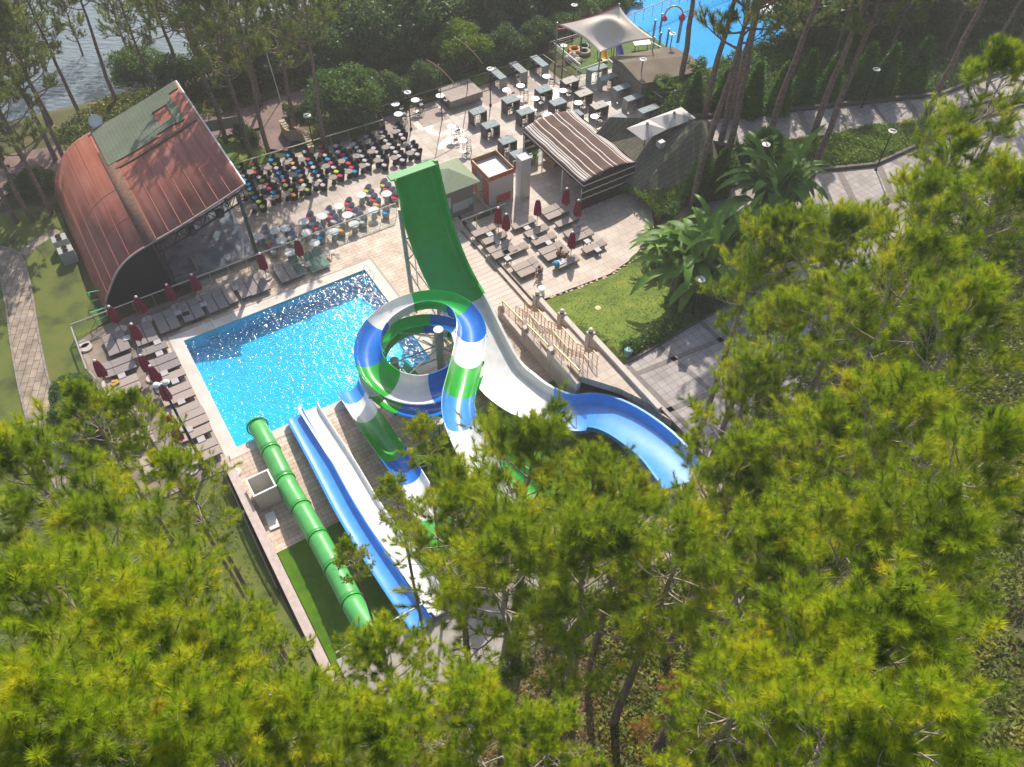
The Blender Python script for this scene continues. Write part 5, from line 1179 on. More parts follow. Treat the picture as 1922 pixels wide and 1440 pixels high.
for k, ((x, y), (x2, y2)) in enumerate((((845, 192), (815, 124)), ((858+20, 175), (880, 108)))):
    pb_ = at((830, 878)[k], (225, 182)[k]); e = empty('arc_lamp', pb_, 0, 'black lamp post with a long curved copper arm, the %s one on the bar terrace' % ('left', 'right')[k], 'street lamp', 'arc lamps')
    b = MB(); b.tube((0, 0, 0), (0, 0, 4.6), .05, .035); b.build('pole', M_black, e)
    b = MB(); b.path([Vector((-1.0+.3*i, .1-.05*i, 5.5-.02*i*i-.1*i)) for i in range(9)], .035, 6); b.tube((0, 0, 4.6), (0, 0, 5.2), .03); b.build('arc_arm', mat('copper_arm', (.5, .3, .2), .4), e)
e = empty('tall_lamp', at(387, 882), 0, 'very tall black tapering lamp post between the sunbeds left of the pool', 'street lamp'); b = MB(); b.lathe((0, 0, 0), [(.2, 0), (.2, .3), (.12, .32), (.045, 8)], 12); b.build('pole', M_black, e)
b = MB(); b.box((0, 0, 8.05), (.5, .06, .06), .4); b.lathe((-.22, -.1, 8.02), [(.12, 0), (.2, .05), (.12, .16), (.03, .2)], 14); b.lathe((.22, .1, 8.02), [(.12, 0), (.2, .05), (.12, .16), (.03, .2)], 14); b.build('lamp_head', M_white, e)
e = empty('flag_pole', at(527, 190), 0, 'slim white leaning pole rising beside the pine trunk behind the plaza', 'pole'); b = MB(); b.tube((0, 0, 0), (-1.0, 1.3, 9.5), .05, .03); b.build('pole', M_white, e)
# pool ladder
for k, (x, y, lab) in enumerate(((397, 622, 'chrome pool ladder at the far left of the pool below the sunbeds'), (688, 520, 'chrome pool ladder at the far right corner of the pool'))):
    e = empty('pool_ladder', at(x, y), ALPHA if k == 0 else ALPHA-PI/2, lab, 'ladder'); 
    for s_ in (-.28, .28):
        b = MB(); b.path([(s_, .45, 0), (s_, .4, .55), (s_, .2, .8), (s_, 0, .7), (s_, -.15, .3), (s_, -.15, -.9)], .022, 8); b.build('rail', mat('chrome', (.7, .7, .7), .15, metal=1.), e)
    for z in (-.25, -.55): b = MB(); b.box((0, -.15, z), (.55, .1, .03)); b.build('step', M_steel, e)
# lane ropes and small things
for k, ((x0, y0), (x1, y1)) in enumerate((((504, 577), (524, 611)), ((577, 546), (592, 566)))):
    e = MB(); p, q = at(x0, y0, -.07), at(x1, y1, -.07)
    for i in range(9): c = p+(q-p)*(i/8); e.lathe(c, [(.0, -.03), (.04, -.02), (.05, 0.), (.04, .03), (0, .04)], 8)
    tag(e.build('float_line', M_white), 'short white float line in the pool, the %s of two near the far edge' % ('left', 'right')[k], 'float line')
b = MB(); b.lathe((0, 0, 0), [(.22, 0), (.24, .05), (.2, .5), (.26, .52), (.26, .58), (.1, .62)], 16); tag(b.build('waste_bin', M_white, loc=at(1016, 552, .3)), 'white round bin at the terrace corner above the first stair pillar', 'bin')
b = MB(); b.lathe((0, 0, 0), [(.22, 0), (.26, .5), (.28, .55), (.2, .62)], 16); tag(b.build('waste_bin', mat('teal_bin', (.12, .3, .28), .5), loc=at(1178, 668, 2.45)), 'teal bin where the dark kerb meets the stair wall', 'bin')
b = MB(); b.lathe((0, 0, 0), [(.2, 0), (.2, .5), (.32, .52), (.32, .6)], 12); tag(b.build('green_stool', mat('bright_green_seat', (.04, .5, .04), .5), loc=at(1004, 296, .0)), 'small round stool with a bright green seat left of the striped tent', 'stool')
b = MB(); b.lathe((0, 0, 0), [(.25, 0), (.27, .7), (.29, .75), (.05, .8)], 14); tag(b.build('waste_bin', M_black, loc=gat(493, 172)), 'black bin on the promenade between the pine trunks', 'bin')
for k, (x, y) in enumerate(((160, 648), (165, 654))):
    b = MB(); b.lathe((0, 0, 0), [(.38, 0), (.4, .02), (.4, .1+.14*0), (.37, .13), (.05, .13)], 20); tag(b.build('stone_disc', mat('travertine_spare', (.4, .35, .33), .7), loc=at(x-2, y, .0)+Vector((0, 0, .14*0))), 'spare round stone parasol base in the deck corner, the %s one' % ('upper', 'lower')[k], 'parasol base')
b = MB(); b.lathe((0, 0, 0), [(.2, 0), (.21, .08), (.05, .1)], 12); tag(b.build('garden_light', mat('straw_light', (.6, .45, .2), .6), loc=gat(1122, 580, .03)), 'small round straw coloured garden light on the right lawn', 'garden light')
for k, (x0, y0, x1, y1) in enumerate(((402, 232, 455, 222),)):
    e = empty('notice_board', gat(428, 262), 0, 'long pale rectangular board on legs behind the stage roof corner', 'board'); b = MB(); b.box((0, 0, 1.5), (3.4, .06, 1.0), .35); b.build('panel', mat('board', (.3, .31, .26), .7), e); b = MB(); b.tube((-1.4, -.5, 0), (-1.4, -.5, 1.2), .05); b.tube((1.4, .5, 0), (1.4, .5, 1.2), .05); b.build('legs', M_steel, e)
# curved rubble garden wall behind the chairs
P = [Vector(q) for q in sub([tuple(at(*q)) for q in ((533, 246), (545, 262), (560, 262), (575, 268), (583, 283), (588, 296))], 4)]
b = MB()
for i in range(len(P)-1):
    p, q = P[i], P[i+1]; d = q-p; b.box(((p.x+q.x)/2, (p.y+q.y)/2, .5), (d.length+.12, .4, 1.0), math.atan2(d.y, d.x)); b.box(((p.x+q.x)/2, (p.y+q.y)/2, 1.03), (d.length+.14, .5, .08), math.atan2(d.y, d.x))
tag(b.build('rubble_wall', M_stone), 'curved rubble stone wall on the grass behind the dark chair rows', 'wall')
# ================================================================ PEOPLE
def skin(name, joints, edges, m, parent, sub_=2, root=0):
    me = bpy.data.meshes.new(name); bm = bmesh.new(); lay = bm.verts.layers.skin.verify()
    vs = []
    for i, (p, r) in enumerate(joints):
        v = bm.verts.new(p); v[lay].radius = (r, r) if not hasattr(r, '__len__') else r; v[lay].use_root = (i == root); vs.append(v)
    for a_, b_ in edges: bm.edges.new((vs[a_], vs[b_]))
    bm.to_mesh(me); bm.free(); me.materials.append(m)
    o = bpy.data.objects.new(name, me); COL.objects.link(o); o.parent = parent
    o.modifiers.new('skin', 'SKIN').use_smooth_shade = True; s_ = o.modifiers.new('sub', 'SUBSURF'); s_.levels = sub_-1; s_.render_levels = sub_; return o
M_skin = mat('skin_tone', (.42, .22, .14), .55); M_tan = mat('tanned_skin', (.28, .12, .06), .5); M_hair = mat('dark_hair', (.02, .012, .01), .6)
def person(p, rz, pose, sk, top, bottom, label, hold=None):
    e = empty('person', p, rz, label, 'person')
    # joints: pelvis, chest, neck, head base, head top, then arms and legs; pose gives positions facing +y
    J = pose; pel, bel, che, nec, he, ht_ = [Vector(J[k]) for k in ('pel', 'bel', 'che', 'nec', 'he', 'ht')]
    js = [(pel, (.14, .11)), (bel, (.125, .09)), (che, (.15, .1)), (nec, .05), (he, (.075, .085)), (ht_, (.07, .08))]; es = [(0, 1), (1, 2), (2, 3), (3, 4), (4, 5)]
    for s_ in 'lr':
        sh, el, wr, ha = [Vector(q) for q in J['arm'+s_]]; n = len(js)
        js += [(sh, .055), (el, .04), (wr, .028), (wr*.4+ha*.6, (.04, .018))]; es += [(2, n), (n, n+1), (n+1, n+2), (n+2, n+3)]
        base = wr*.35+ha*.65; d = (ha-wr).normalized(); sd_ = d.cross(Vector((0, 0, 1)))
        if sd_.length < .1: sd_ = Vector((1, 0, 0))
        sd_.normalize(); m_ = n+3
        for f in range(4):
            k = len(js); o_ = sd_*(-.03+.02*f); L_ = (.07, .085, .08, .06)[f]; js += [(base+o_+d*.03, .009), (base+o_+d*(.03+L_)+Vector((0, 0, -.015)), .008)]; es += [(m_, k), (k, k+1)]
        k = len(js); js += [(base+sd_*.05, .01), (base+sd_*.07+d*.045, .009)]; es += [(m_, k), (k, k+1)]
        hp_, kn, an, to = [Vector(q) for q in J['leg'+s_]]; n = len(js)
        js += [(hp_, .085), (kn, .058), (an, .038), (to, (.045, .03))]; es += [(0, n), (n, n+1), (n+1, n+2), (n+2, n+3)]
    skin('body', js, es, sk, e)
    f = Vector((0, .085, 0)); b = MB(); c = (he+ht_)/2
    b.lathe(c+Vector((0, .02, -.02)), [(.0, 0)], 3) if False else None
    fb = MB(); fb.box(c+Vector((0, .1, -.01)), (.022, .03, .04)); fb.box(c+Vector((.035, .083, .02)), (.022, .012, .01)); fb.box(c+Vector((-.035, .083, .02)), (.022, .012, .01)); fb.box(c+Vector((0, .085, -.055)), (.045, .012, .01)); fb.build('face', M_tan if sk is M_tan else M_skin, e)
    hb = MB(); hb.lathe(c+Vector((0, -.015, .0)), [(.09, -.04), (.105, .02), (.1, .07), (.07, .115), (.02, .135)], 14); hb.build('hair', M_hair, e, smooth=True)
    if top:
        js = [(pel+Vector((0, 0, .06)), (.155, .125)), (bel, (.145, .11)), (che, (.168, .12)), (che*.4+nec*.6, .075)]; es = [(0, 1), (1, 2), (2, 3)]
        for s_ in 'lr': sh, el = Vector(J['arm'+s_][0]), Vector(J['arm'+s_][1]); n = len(js); js += [(sh, .072), (sh*.35+el*.65, .06)]; es += [(2, n), (n, n+1)]
        skin('shirt', js, es, top, e)
    if bottom:
        m_, full = bottom; js = [(pel, (.158, .13))]; es = []
        for s_ in 'lr':
            hp_, kn, an = [Vector(q) for q in J['leg'+s_][:3]]; n = len(js); js += [(hp_, .1), (kn if full else hp_*.5+kn*.5, .075)]; es += [(0, n), (n, n+1)]
            if full: js += [(an*.9+kn*.1, .058)]; es += [(n+1, n+2)]
        skin('trousers' if full else 'shorts', js, es, m_, e)
    return e
STEP = dict(pel=(0, 0, .92), bel=(0, .01, 1.08), che=(0, .03, 1.3), nec=(0, .04, 1.46), he=(0, .07, 1.54), ht=(0, .08, 1.66), arml=[(-.19, .03, 1.38), (-.25, .1, 1.12), (-.22, .25, .92), (-.2, .34, .88)], armr=[(.19, .03, 1.38), (.25, -.1, 1.12), (.24, -.12, .88), (.23, -.12, .76)],
            legl=[(-.1, 0, .88), (-.11, -.05, .48), (-.1, -.3, .12), (-.1, -.2, .03)], legr=[(.1, 0, .88), (.11, .18, .5), (.1, .22, .08), (.1, .36, .03)])
SIT = dict(pel=(0, 0, .5), bel=(0, .04, .64), che=(0, .12, .84), nec=(0, .2, .97), he=(0, .25, 1.04), ht=(0, .29, 1.14), arml=[(-.19, .12, .9), (-.24, .25, .68), (-.14, .45, .62), (-.1, .53, .6)], armr=[(.19, .12, .9), (.25, .22, .66), (.18, .42, .58), (.14, .5, .56)],
           legl=[(-.1, .06, .48), (-.13, .48, .5), (-.14, .58, .12), (-.14, .7, .04)], legr=[(.1, .06, .48), (.14, .46, .5), (.13, .55, .12), (.13, .68, .04)])
LIE = dict(SIT); LIE.update(legl=[(-.1, .06, .46), (-.12, .45, .62), (-.12, .8, .42), (-.12, .95, .44)], legr=[(.1, .06, .46), (.13, .42, .5), (.12, .82, .42), (.12, .97, .44)])
M_shirtw = cloth('white_shirt', (.6, .55, .48), .1); M_dk = mat('dark_trousers', (.08, .07, .065), .8); M_blue = mat('blue_shorts', (.04, .1, .25), .7)
person(gat(1700, 358, .02), 2.0, STEP, M_skin, M_shirtw, (mat('khaki', (.2, .16, .11), .8), True), 'person in a pale shirt and khaki trousers walking along the lower walk')
person(gat(1650, 408, .02), -1., STEP, M_skin, mat('brown_shirt', (.12, .05, .03), .8), (M_dk, True), 'person in dark clothes half hidden by pine tips on the lower walk')
person(gat(33, 345, .03), -.6, STEP, M_skin, M_shirtw, (M_dk, True), 'person in a white top walking under the pines at the far left')
person(L(33.4, 1.2, .3), 2.6, STEP, M_skin, M_shirtw, (M_dk, True), 'person in a white top standing under the striped tent')
p_ = at(1046, 482, .5); person(Vector((p_.x, p_.y, .3-.12)), ALPHA-1.9, SIT, M_tan, None, (mat('brown_bikini', (.1, .04, .03), .7), False), 'tanned person in brown swimwear sitting on a terrace sunbed under the parasol')
p_ = at(1014, 508, .7); person(Vector((p_.x, p_.y, .3-.14)), ALPHA+2.2, LIE, M_skin, None, (M_blue, False), 'person in blue shorts sitting at the head end of the nearest terrace sunbed')
b = MB(); b.box((0, 0, .02), (.9, .5, .03), ALPHA); b.box((.25, .12, .05), (.3, .2, .03), .3); tag(b.build('towel', mat('white_towel', (.6, .6, .6), .9), loc=at(1050, 493, .68)), 'white towel spread on the terrace sunbed beside the blue bag', 'towel')
b = MB(); b.lathe((0, 0, 0), [(.2, 0), (.26, .1), (.2, .26), (.1, .32)], 12); tag(b.build('beach_bag', mat('blue_bag', (.02, .28, .5), .7), loc=at(1044, 497, .7)), 'bright blue beach bag at the foot of the terrace sunbed', 'bag')
b = MB(); b.box((0, 0, .02), (.45, .3, .05), .4); b.box((.1, .05, .06), (.2, .15, .05), 1.); tag(b.build('dark_clothes', M_black, loc=at(349, 589, .37)), 'small heap of black clothes on a taupe sunbed left of the pool ladder', 'clothes')
b = MB(); b.box((0, 0, .02), (.5, .35, .05), .9); b.box((-.1, .1, .06), (.25, .2, .04), .3); tag(b.build('folded_towel', mat('mustard_towel', (.5, .3, .06), .9), loc=at(216, 719, .45)), 'mustard coloured towel on the round base by the outer parasol', 'towel')
# ================================================================ VEGETATION
def tri_mesh(name, V3, m):
    "V3: (N,3,3) triangle corners"
    V3 = np.asarray(V3, np.float32); n = len(V3); me = bpy.data.meshes.new(name)
    me.vertices.add(3*n); me.vertices.foreach_set('co', V3.reshape(-1)); me.loops.add(3*n); me.loops.foreach_set('vertex_index', np.arange(3*n, dtype=np.int32))
    me.polygons.add(n); me.polygons.foreach_set('loop_start', np.arange(0, 3*n, 3, dtype=np.int32)); me.materials.append(m); me.update(calc_edges=True); return me
def obj(name, me, parent=None):
    o = bpy.data.objects.new(name, me); COL.objects.link(o); o.parent = parent; return o
def nrm(a): return a/np.maximum(np.linalg.norm(a, axis=-1, keepdims=True), 1e-9)
def needles(pos, dr, n, ln, wd, spread=.75, rg=None):
    rg = rg or rng; T = len(pos); pos = np.repeat(pos, n, 0); dr = np.repeat(dr, n, 0); N = T*n
    rnd = nrm(rg.normal(size=(N, 3))); u = rg.uniform(0, 1, (N, 1)); d = nrm(dr*(.72-.35*u)+rnd*(.55+.3*u)); d[:, 2] += .18; d = nrm(d)
    st_ = pos-dr*u*ln*.8; L_ = ln*rg.uniform(.65, 1.1, (N, 1)); side = nrm(np.cross(d, rnd+1e-3))*wd
    tip = st_+d*L_; tip[:, 2] -= .06*L_[:, 0]
    return np.stack([st_-side, st_+side, tip], 1)
def perp_rot(d, ang, az):
    "tilt unit vector d by ang away from itself towards azimuth az"
    d = d.normalized(); x = d.cross(Vector((0, 0, 1)))
    if x.length < .1: x = d.cross(Vector((1, 0, 0)))
    x.normalize(); y = d.cross(x); return (d*math.cos(ang)+(x*math.cos(az)+y*math.sin(az))*math.sin(ang)).normalized()
def pine_mesh(seed, H, r, bf, nprim, nsec, ntw, ntuft, nn, nl, nw, leaf, bark, shape='dome', lean=.4, tr=.2, dead=.2, twl=.4):
    rd = random.Random(seed); rg = np.random.default_rng(seed); wd = MB(); tp, td = [], []
    tk = [Vector((0, 0, 0))]; a = rd.uniform(0, 6.28)
    for i in range(1, 11):
        f = i/10; tk.append(Vector((lean*f*f*math.cos(a)+rd.uniform(-.08, .08), lean*f*f*math.sin(a)+rd.uniform(-.08, .08), H*f*.97)))
    wd.path(tk, [tr*(1-.82*(i/10)**1.1) for i in range(11)], 9)
    def onT(z):
        k = min(9, int(z/(H*.97)*10)); f = z/(H*.97)*10-k; return tk[k]*(1-f)+tk[k+1]*f
    for k in range(nprim):
        f = ((k+rd.random()*.6)/nprim)**.85; z = H*(bf+(.96-bf)*f); az = k*2.399+rd.uniform(-.4, .4)
        pr_ = (.55+.45*min(1, f*2.6))*(1-.78*max(0, (f-.35)/.65)**1.6) if shape == 'dome' else (1-.85*f)
        ln = r*pr_*rd.uniform(.75, 1.12); el = math.radians(2+55*f*f+rd.uniform(-8, 14)); p = onT(z); d = Vector((math.cos(az)*math.cos(el), math.sin(az)*math.cos(el), math.sin(el)))
        P_ = [p]; dd = d.copy(); nseg = 6
        for i in range(nseg): dd = (dd+Vector((rd.uniform(-.16, .16), rd.uniform(-.16, .16), .1+rd.uniform(-.06, .1)))).normalized(); P_.append(P_[-1]+dd*ln/nseg)
        br = tr*.34*(1-.5*f); wd.path(P_, [br*(1-.8*i/nseg) for i in range(nseg+1)], 5, False)
        isdead = rd.random() < dead and f < .75
        for s_ in range(nsec):
            u = .4+.6*(s_+rd.random())/nsec; i = min(nseg-1, int(u*nseg)); q = P_[i]+(P_[i+1]-P_[i])*(u*nseg-i); dl = (P_[i+1]-P_[i]).normalized()
            sd2 = perp_rot(dl, math.radians(rd.uniform(28, 62)), rd.uniform(0, 6.28)); sd2.z += .25; sd2.normalize(); sl = ln*rd.uniform(.16, .36)*(1.25-.5*u)+.25
            Q = [q]; 
            for i2 in range(3): sd2 = (sd2+Vector((rd.uniform(-.2, .2), rd.uniform(-.2, .2), .12))).normalized(); Q.append(Q[-1]+sd2*sl/3)
            wd.path(Q, [br*.42, br*.3, br*.2, br*.1], 4, False)
            if isdead and rd.random() < .8: continue
            for t_ in range(ntw):
                v = .35+.65*(t_+rd.random())/ntw if t_ < ntw-1 else 1.; i3 = min(2, int(v*3)); w_ = Q[i3]+(Q[i3+1]-Q[i3])*(v*3-i3); td_ = perp_rot(Q[3]-Q[0], math.radians(rd.uniform(15, 60)), rd.uniform(0, 6.28)); td_.z += .35; td_.normalize(); tl = rd.uniform(.5, 1.)*twl
                e_ = w_+td_*tl
                if twl > .25: wd.path([w_, e_], [br*.14, br*.08], 3, False)
                if twl > .25 and rd.random() < .09: cp_ = w_+Vector((rd.uniform(-.04, .04), rd.uniform(-.04, .04), -.03)); wd.path([cp_, cp_+Vector((.01, 0, -.03)), cp_+Vector((.02, 0, -.08)), cp_+Vector((.02, 0, -.11))], [.012, .034, .028, .006], 6)
                for g_ in range(ntuft): x = 1-g_*.5/max(1, ntuft); tp.append(tuple(w_+td_*tl*x)); td.append(tuple(td_))
    tp.append(tuple(tk[-1])); td.append((0, 0, 1))
    T3 = needles(np.array(tp), np.array(td), nn, nl, nw, rg=rg)
    wm = bpy.data.meshes.new('trunk'); wm.from_pydata(wd.v, [], wd.f); wm.materials.append(bark); wm.polygons.foreach_set('use_smooth', [True]*len(wm.polygons)); wm.update()
    return wm, tri_mesh('crown', T3, leaf)
M_bark = mat('pine_bark', (.13, .085, .065), .95, (.26, .19, .155), 7, bump=1., bscale=14, detail=8)
M_bark2 = mat('grey_branch_bark', (.26, .2, .17), .95, (.46, .39, .34), 9, bump=.8, bscale=20)
M_nd = leafmat('pine_needles', (.05, .12, .004), (.60, .57, .015), (.30, .41, .009), scale=.8, trans=.4, rough=.6, pos=(.32, .66), spec=.12, orange=True)
M_ndfar = leafmat('far_pine_needles', (.10, .16, .03), (.36, .38, .07), (.21, .27, .05), scale=.4, trans=.45, rough=.6, pos=(.32, .66), spec=.2)
near = [pine_mesh(11+k, 8, (2.5, 2.8, 2.2, 3.0, 2.5)[k], (.12, .05, .18, .0, .1)[k], 28, 8, 3, 1, 95, .27, .0054, M_nd, M_bark2, tr=.13) for k in range(5)]
far = [pine_mesh(31+k, 14, (3.2, 3.6, 2.8, 3.2)[k], (.42, .34, .4, .62)[k], (34, 38, 32, 24)[k], 7, 3, 2, 24, .32, .016, M_ndfar, M_bark, tr=.2, lean=.9) for k in range(4)]
def bole_mesh():
    b = MB(); b.path([(0, 0, 0), (.04, .02, .3), (-.03, .03, .6), (0, 0, 1.0)], [.2, .175, .15, .13], 10); me = bpy.data.meshes.new('trunk'); me.from_pydata(b.v, [], b.f); me.materials.append(M_bark); me.polygons.foreach_set('use_smooth', [True]*len(me.polygons)); return me
BOLE = bole_mesh()
def tree(kind, meshes, p, rz, s_, label, cat, group=None, top=None):
    e = empty(kind, p, rz, label, cat, group); wm, cm = meshes
    if top is None:
        e.scale = (s_,)*3; obj('trunk', wm, e); obj('crown', cm, e); return e
    h0 = max(.1, top-8*s_)                                    # bole from the ground to the crown's foot
    o = obj('trunk', BOLE, e); o.scale = (s_, s_, h0)
    for nm, m_ in (('limbs', wm), ('crown', cm)): o = obj(nm, m_, e); o.location = (0, 0, h0); o.scale = (s_,)*3
    return e
CAMP = Vector((0, 0, CAMZ))
NEAR = [ # apex px, py, distance, variant, xy scale, description
 (135, 735, 25, 2, .62, 'slim young pine whose tip touches the flagstone path'), (236, 742, 25, 2, .5, 'thin pine tip rising over the outer sunbed row'), (322, 860, 22, 1, .5, 'pine spreading over the lower deck corner near the last parasol'),
 (20, 850, 20, 0, .85, 'pine at the left edge below the flagstone path'), (165, 960, 19, 3, .8, 'broad pine below the wooden deck, left'), (285, 1065, 17, 4, .7, 'pine with grey forked limbs below the wooden deck'),
 (75, 1080, 14, 1, .8, 'pine at the left edge halfway down the foreground'), (235, 1170, 13, 0, .75, 'pine with a tall central tuft in the lower left'), (370, 1240, 14, 2, .6, 'pine right of the tall tuft in the lower left'),
 (45, 1290, 11, 4, .7, 'pine in the bottom left corner'), (200, 1350, 10.5, 3, .62, 'pine at the bottom edge right of the left corner'), (350, 1360, 11, 1, .62, 'pine at the bottom edge below the pink stone wall end'), (520, 1350, 12, 0, .65, 'pine at the bottom edge left of the start platform'),
 (470, 1185, 17, 2, .42, 'small dark pine beside the end of the pink stone wall'), (715, 1225, 17, 4, .6, 'pine whose top covers the upper end of the tube slide'), (735, 1370, 12.5, 2, .6, 'pine at the bottom edge below the start platform'), (880, 1330, 13, 1, .6, 'pine at the bottom centre, left of the bare earth'),
 (655, 1020, 26, 2, .34, 'small pine tuft overlapping the lane slides'), (740, 905, 27, 2, .42, 'pine tuft reaching over the open slide'), (795, 790, 28, 0, .42, 'light pine tip under the spiral slide'),
 (985, 835, 24, 3, 1.3, 'large yellow green pine in the centre hiding the blue slide'), (1130, 870, 25, 0, 1.0, 'pine over the blue bend of the half pipe slide'), (850, 905, 23, 1, .85, 'pine crown covering the upper open slide'), (1190, 925, 23, 1, .85, 'pine in front of the end of the blue slide'), (950, 985, 20, 4, 1.15, 'dark limbed pine in the lower centre'), (1130, 985, 20, 2, 1.25, 'pine with crossing grey limbs right of the lower centre'),
 (1445, 412, 34, 0, .9, 'pine just right of the banana clump'), (1500, 420, 34, 4, .95, 'pine rising before the lamp post near the bananas'), (1590, 400, 32, 2, 1.2, 'pine with upright tips below the lower walk'), (1505, 570, 30, 1, .95, 'pine with a tall bare fork right of the banana plants'), (1610, 560, 28, 3, 1., 'pine with a bare V shaped fork in the right half'), (1430, 690, 28, 0, .9, 'pine standing over the paved walk, left edge of the right grove'),
 (1745, 340, 30, 4, 1.0, 'pine tip in front of the walking person'), (1800, 250, 31, 2, .85, 'pine tip crossing the upper flower bed'), (1900, 100, 32, 2, .9, 'pine tip at the right edge beside the upper walk'), (1880, 330, 27, 1, .9, 'pine at the right edge below the walks'), (1730, 470, 25, 3, .9, 'bright pine right of centre in the right grove'), (1860, 540, 22, 0, .9, 'bright yellow green pine at the right edge'),
 (1395, 890, 24, 4, .75, 'pine at the end of the stair wall'), (1420, 850, 23, 3, .95, 'pine in the middle of the right grove, left side'), (1560, 780, 22, 1, .85, 'shaded pine in the middle of the right grove'), (1700, 730, 20, 4, .95, 'dense pine in the middle right'), (1880, 800, 17, 2, .85, 'bright tufted pine on the right edge halfway down'),
 (1290, 980, 20, 2, .9, 'pine above the ivy patch'), (1450, 1010, 18, 0, .9, 'pine with long dead grey limbs above the bottom right'), (1610, 1000, 17, 3, .85, 'pine with bare twisted twigs in the lower right'), (1760, 960, 16, 1, .85, 'pine in the lower right near the right edge'),
 (1560, 1170, 13, 4, .75, 'pine in the bottom right quarter'), (1715, 1190, 12.5, 0, .75, 'pine with star shaped tufts in the bottom right'), (1430, 1260, 12.5, 2, .6, 'pine right of the ivy patch at the bottom'), (1600, 1350, 10.5, 1, .62, 'pine at the bottom edge with a pale bent limb'), (1790, 1360, 10, 3, .55, 'pine in the bottom right corner'), (1040, 1370, 13, 2, .42, 'small pine tuft left of the bare earth at the bottom'),
]
CUTS = []
for i, (x, y, d_, v, s_, lab) in enumerate(NEAR):
    P_ = CAMP+ray(x, y).normalized()*d_; zb = hw(P_.x, P_.y)-.1; h_ = P_.z-zb
    tree('pine_tree', near[v], (P_.x, P_.y, zb), random.uniform(0, 6.28), s_, lab, 'pine tree', 'pines in the foreground', top=h_)
M_dry = leafmat('dry_needles', (.22, .09, .02), (.50, .24, .07), (.36, .16, .04), scale=1.5, trans=.3)
dry = pine_mesh(99, 4, 1.5, .1, 12, 5, 3, 1, 70, .24, .0055, M_dry, M_bark2, tr=.06)
for x, y, s_, lab in ((1245, 1385, .9, 'dead pine sapling with orange brown needles at the bottom edge'), (1330, 1400, .7, 'smaller dead orange brown sapling at the bottom edge')):
    tree('dead_sapling', dry, gat(x, y), 1., s_*1.3, lab, 'dead sapling')
FAR = [ (-25, 340, 1, 1.1, 'full crowned pine at the left edge, lowest by the lake'), (45, 300, 1, 1.1, 'full crowned pine at the left edge above the promenade'), (95, 230, 1, 1.05, 'full crowned pine on the bank left of the dish'), (150, 215, 2, .9, 'pine on the bank just above the dish'), (255, 140, 1, .8, 'pine in the water edge behind the green tiles'), (385, 150, 1, .95, 'full pine by the lake right of the roof corner'), (15, 150, 1, .85, 'bushy pine on the lake shore at the upper left, first'), (110, 180, 0, .8, 'bushy pine on the lake shore at the upper left, second'), (175, 150, 2, .7, 'small pine by the water above the satellite dish'), (290, 175, 1, .75, 'pine by the water above the green roof tiles'), (490, 200, 1, .85, 'pine between the promenade and the lake left of the white pole'), # base px, py, variant, scale, description
 (105, 300, 0, 1., 'tall pine left of the stage roof, front one'), (128, 312, 2, .95, 'tall pine left of the stage roof, leaning beside the front one'), (32, 418, 1, .9, 'pine trunk at the left edge above the flagstone path'), (62, 415, 3, .9, 'second pine trunk from the left edge above the lawn'), (98, 402, 0, .85, 'third pine trunk above the left lawn'), (5, 300, 2, 1., 'pine at the far left edge by the lake'), (-40, 240, 1, 1., 'pine cut by the left edge of the picture'),
 (220, 193, 3, .95, 'lone pine standing before the lake behind the stage roof'), (345, 165, 1, .95, 'pine behind the back corner of the stage roof'), (425, 268, 3, 1.05, 'pine at the notice board, left trunk'), (470, 292, 0, 1.0, 'pine at the notice board, right trunk'), (505, 288, 3, 1.05, 'pine beside the rubble wall, left'), (556, 248, 0, 1.0, 'thick pine beside the rubble wall'), (612, 280, 3, 1., 'pine directly behind the dark chairs'), (390, 180, 2, .9, 'pine with reddish foliage by the lake'), (440, 190, 2, .85, 'pine by the lake left of the white pole'), (300, 120, 0, .7, 'small lakeside pine behind the roof'), (60, 210, 1, .8, 'bushy pine on the left lake shore'),
 (1275, 165, 3, 1.4, 'straight tall pine at the corner of the brown shingle roof'), (1322, 225, 3, 1.4, 'pine beside the small cypress behind the white canopies'), (1372, 222, 3, 1.4, 'pine between the small cypresses'), (1300, 385, 3, 1.4, 'tall leaning pine before the olive shingle roof, right of the tent'), (1345, 300, 3, 1.4, 'tall pine at the right side of the olive shingle roof'), (1362, 305, 3, 1.4, 'pine crossing the upper walk by the olive roof'), (1442, 268, 3, 1.4, 'pine at the left end of the flower bed'), (1523, 268, 3, 1.4, 'pine on the flower bed, middle'), (1510, 364, 3, 1.4, 'pine crossing the whole flower bed down to the lower walk'), (1730, 236, 3, 1.4, 'thick leaning pine at the right tip of the flower bed'),
 (1480, 150, 1, .85, 'pine in the dark grove behind the cypresses, left'), (1560, 120, 2, .8, 'pine in the dark grove behind the cypresses, middle'), (1665, 110, 0, .85, 'pine in the dark grove behind the cypresses, right'), (1770, 100, 1, .85, 'pine in the grove above the upper walk'), (1845, 130, 3, .9, 'pine at the upper right corner, left'), (1900, 100, 0, .85, 'pine at the upper right corner, right'), (1600, 60, 2, .8, 'small pine deep in the upper right grove'), (1840, 300, 3, .8, 'pine trunk between the two right walks'),
]
for (x, y, v, s_, lab) in FAR:
    p = gat(x, y); tree('pine_tree', far[v], p-Vector((0, 0, .1)), random.uniform(0, 6.28), s_, lab, 'pine tree', 'tall pines behind the pools')
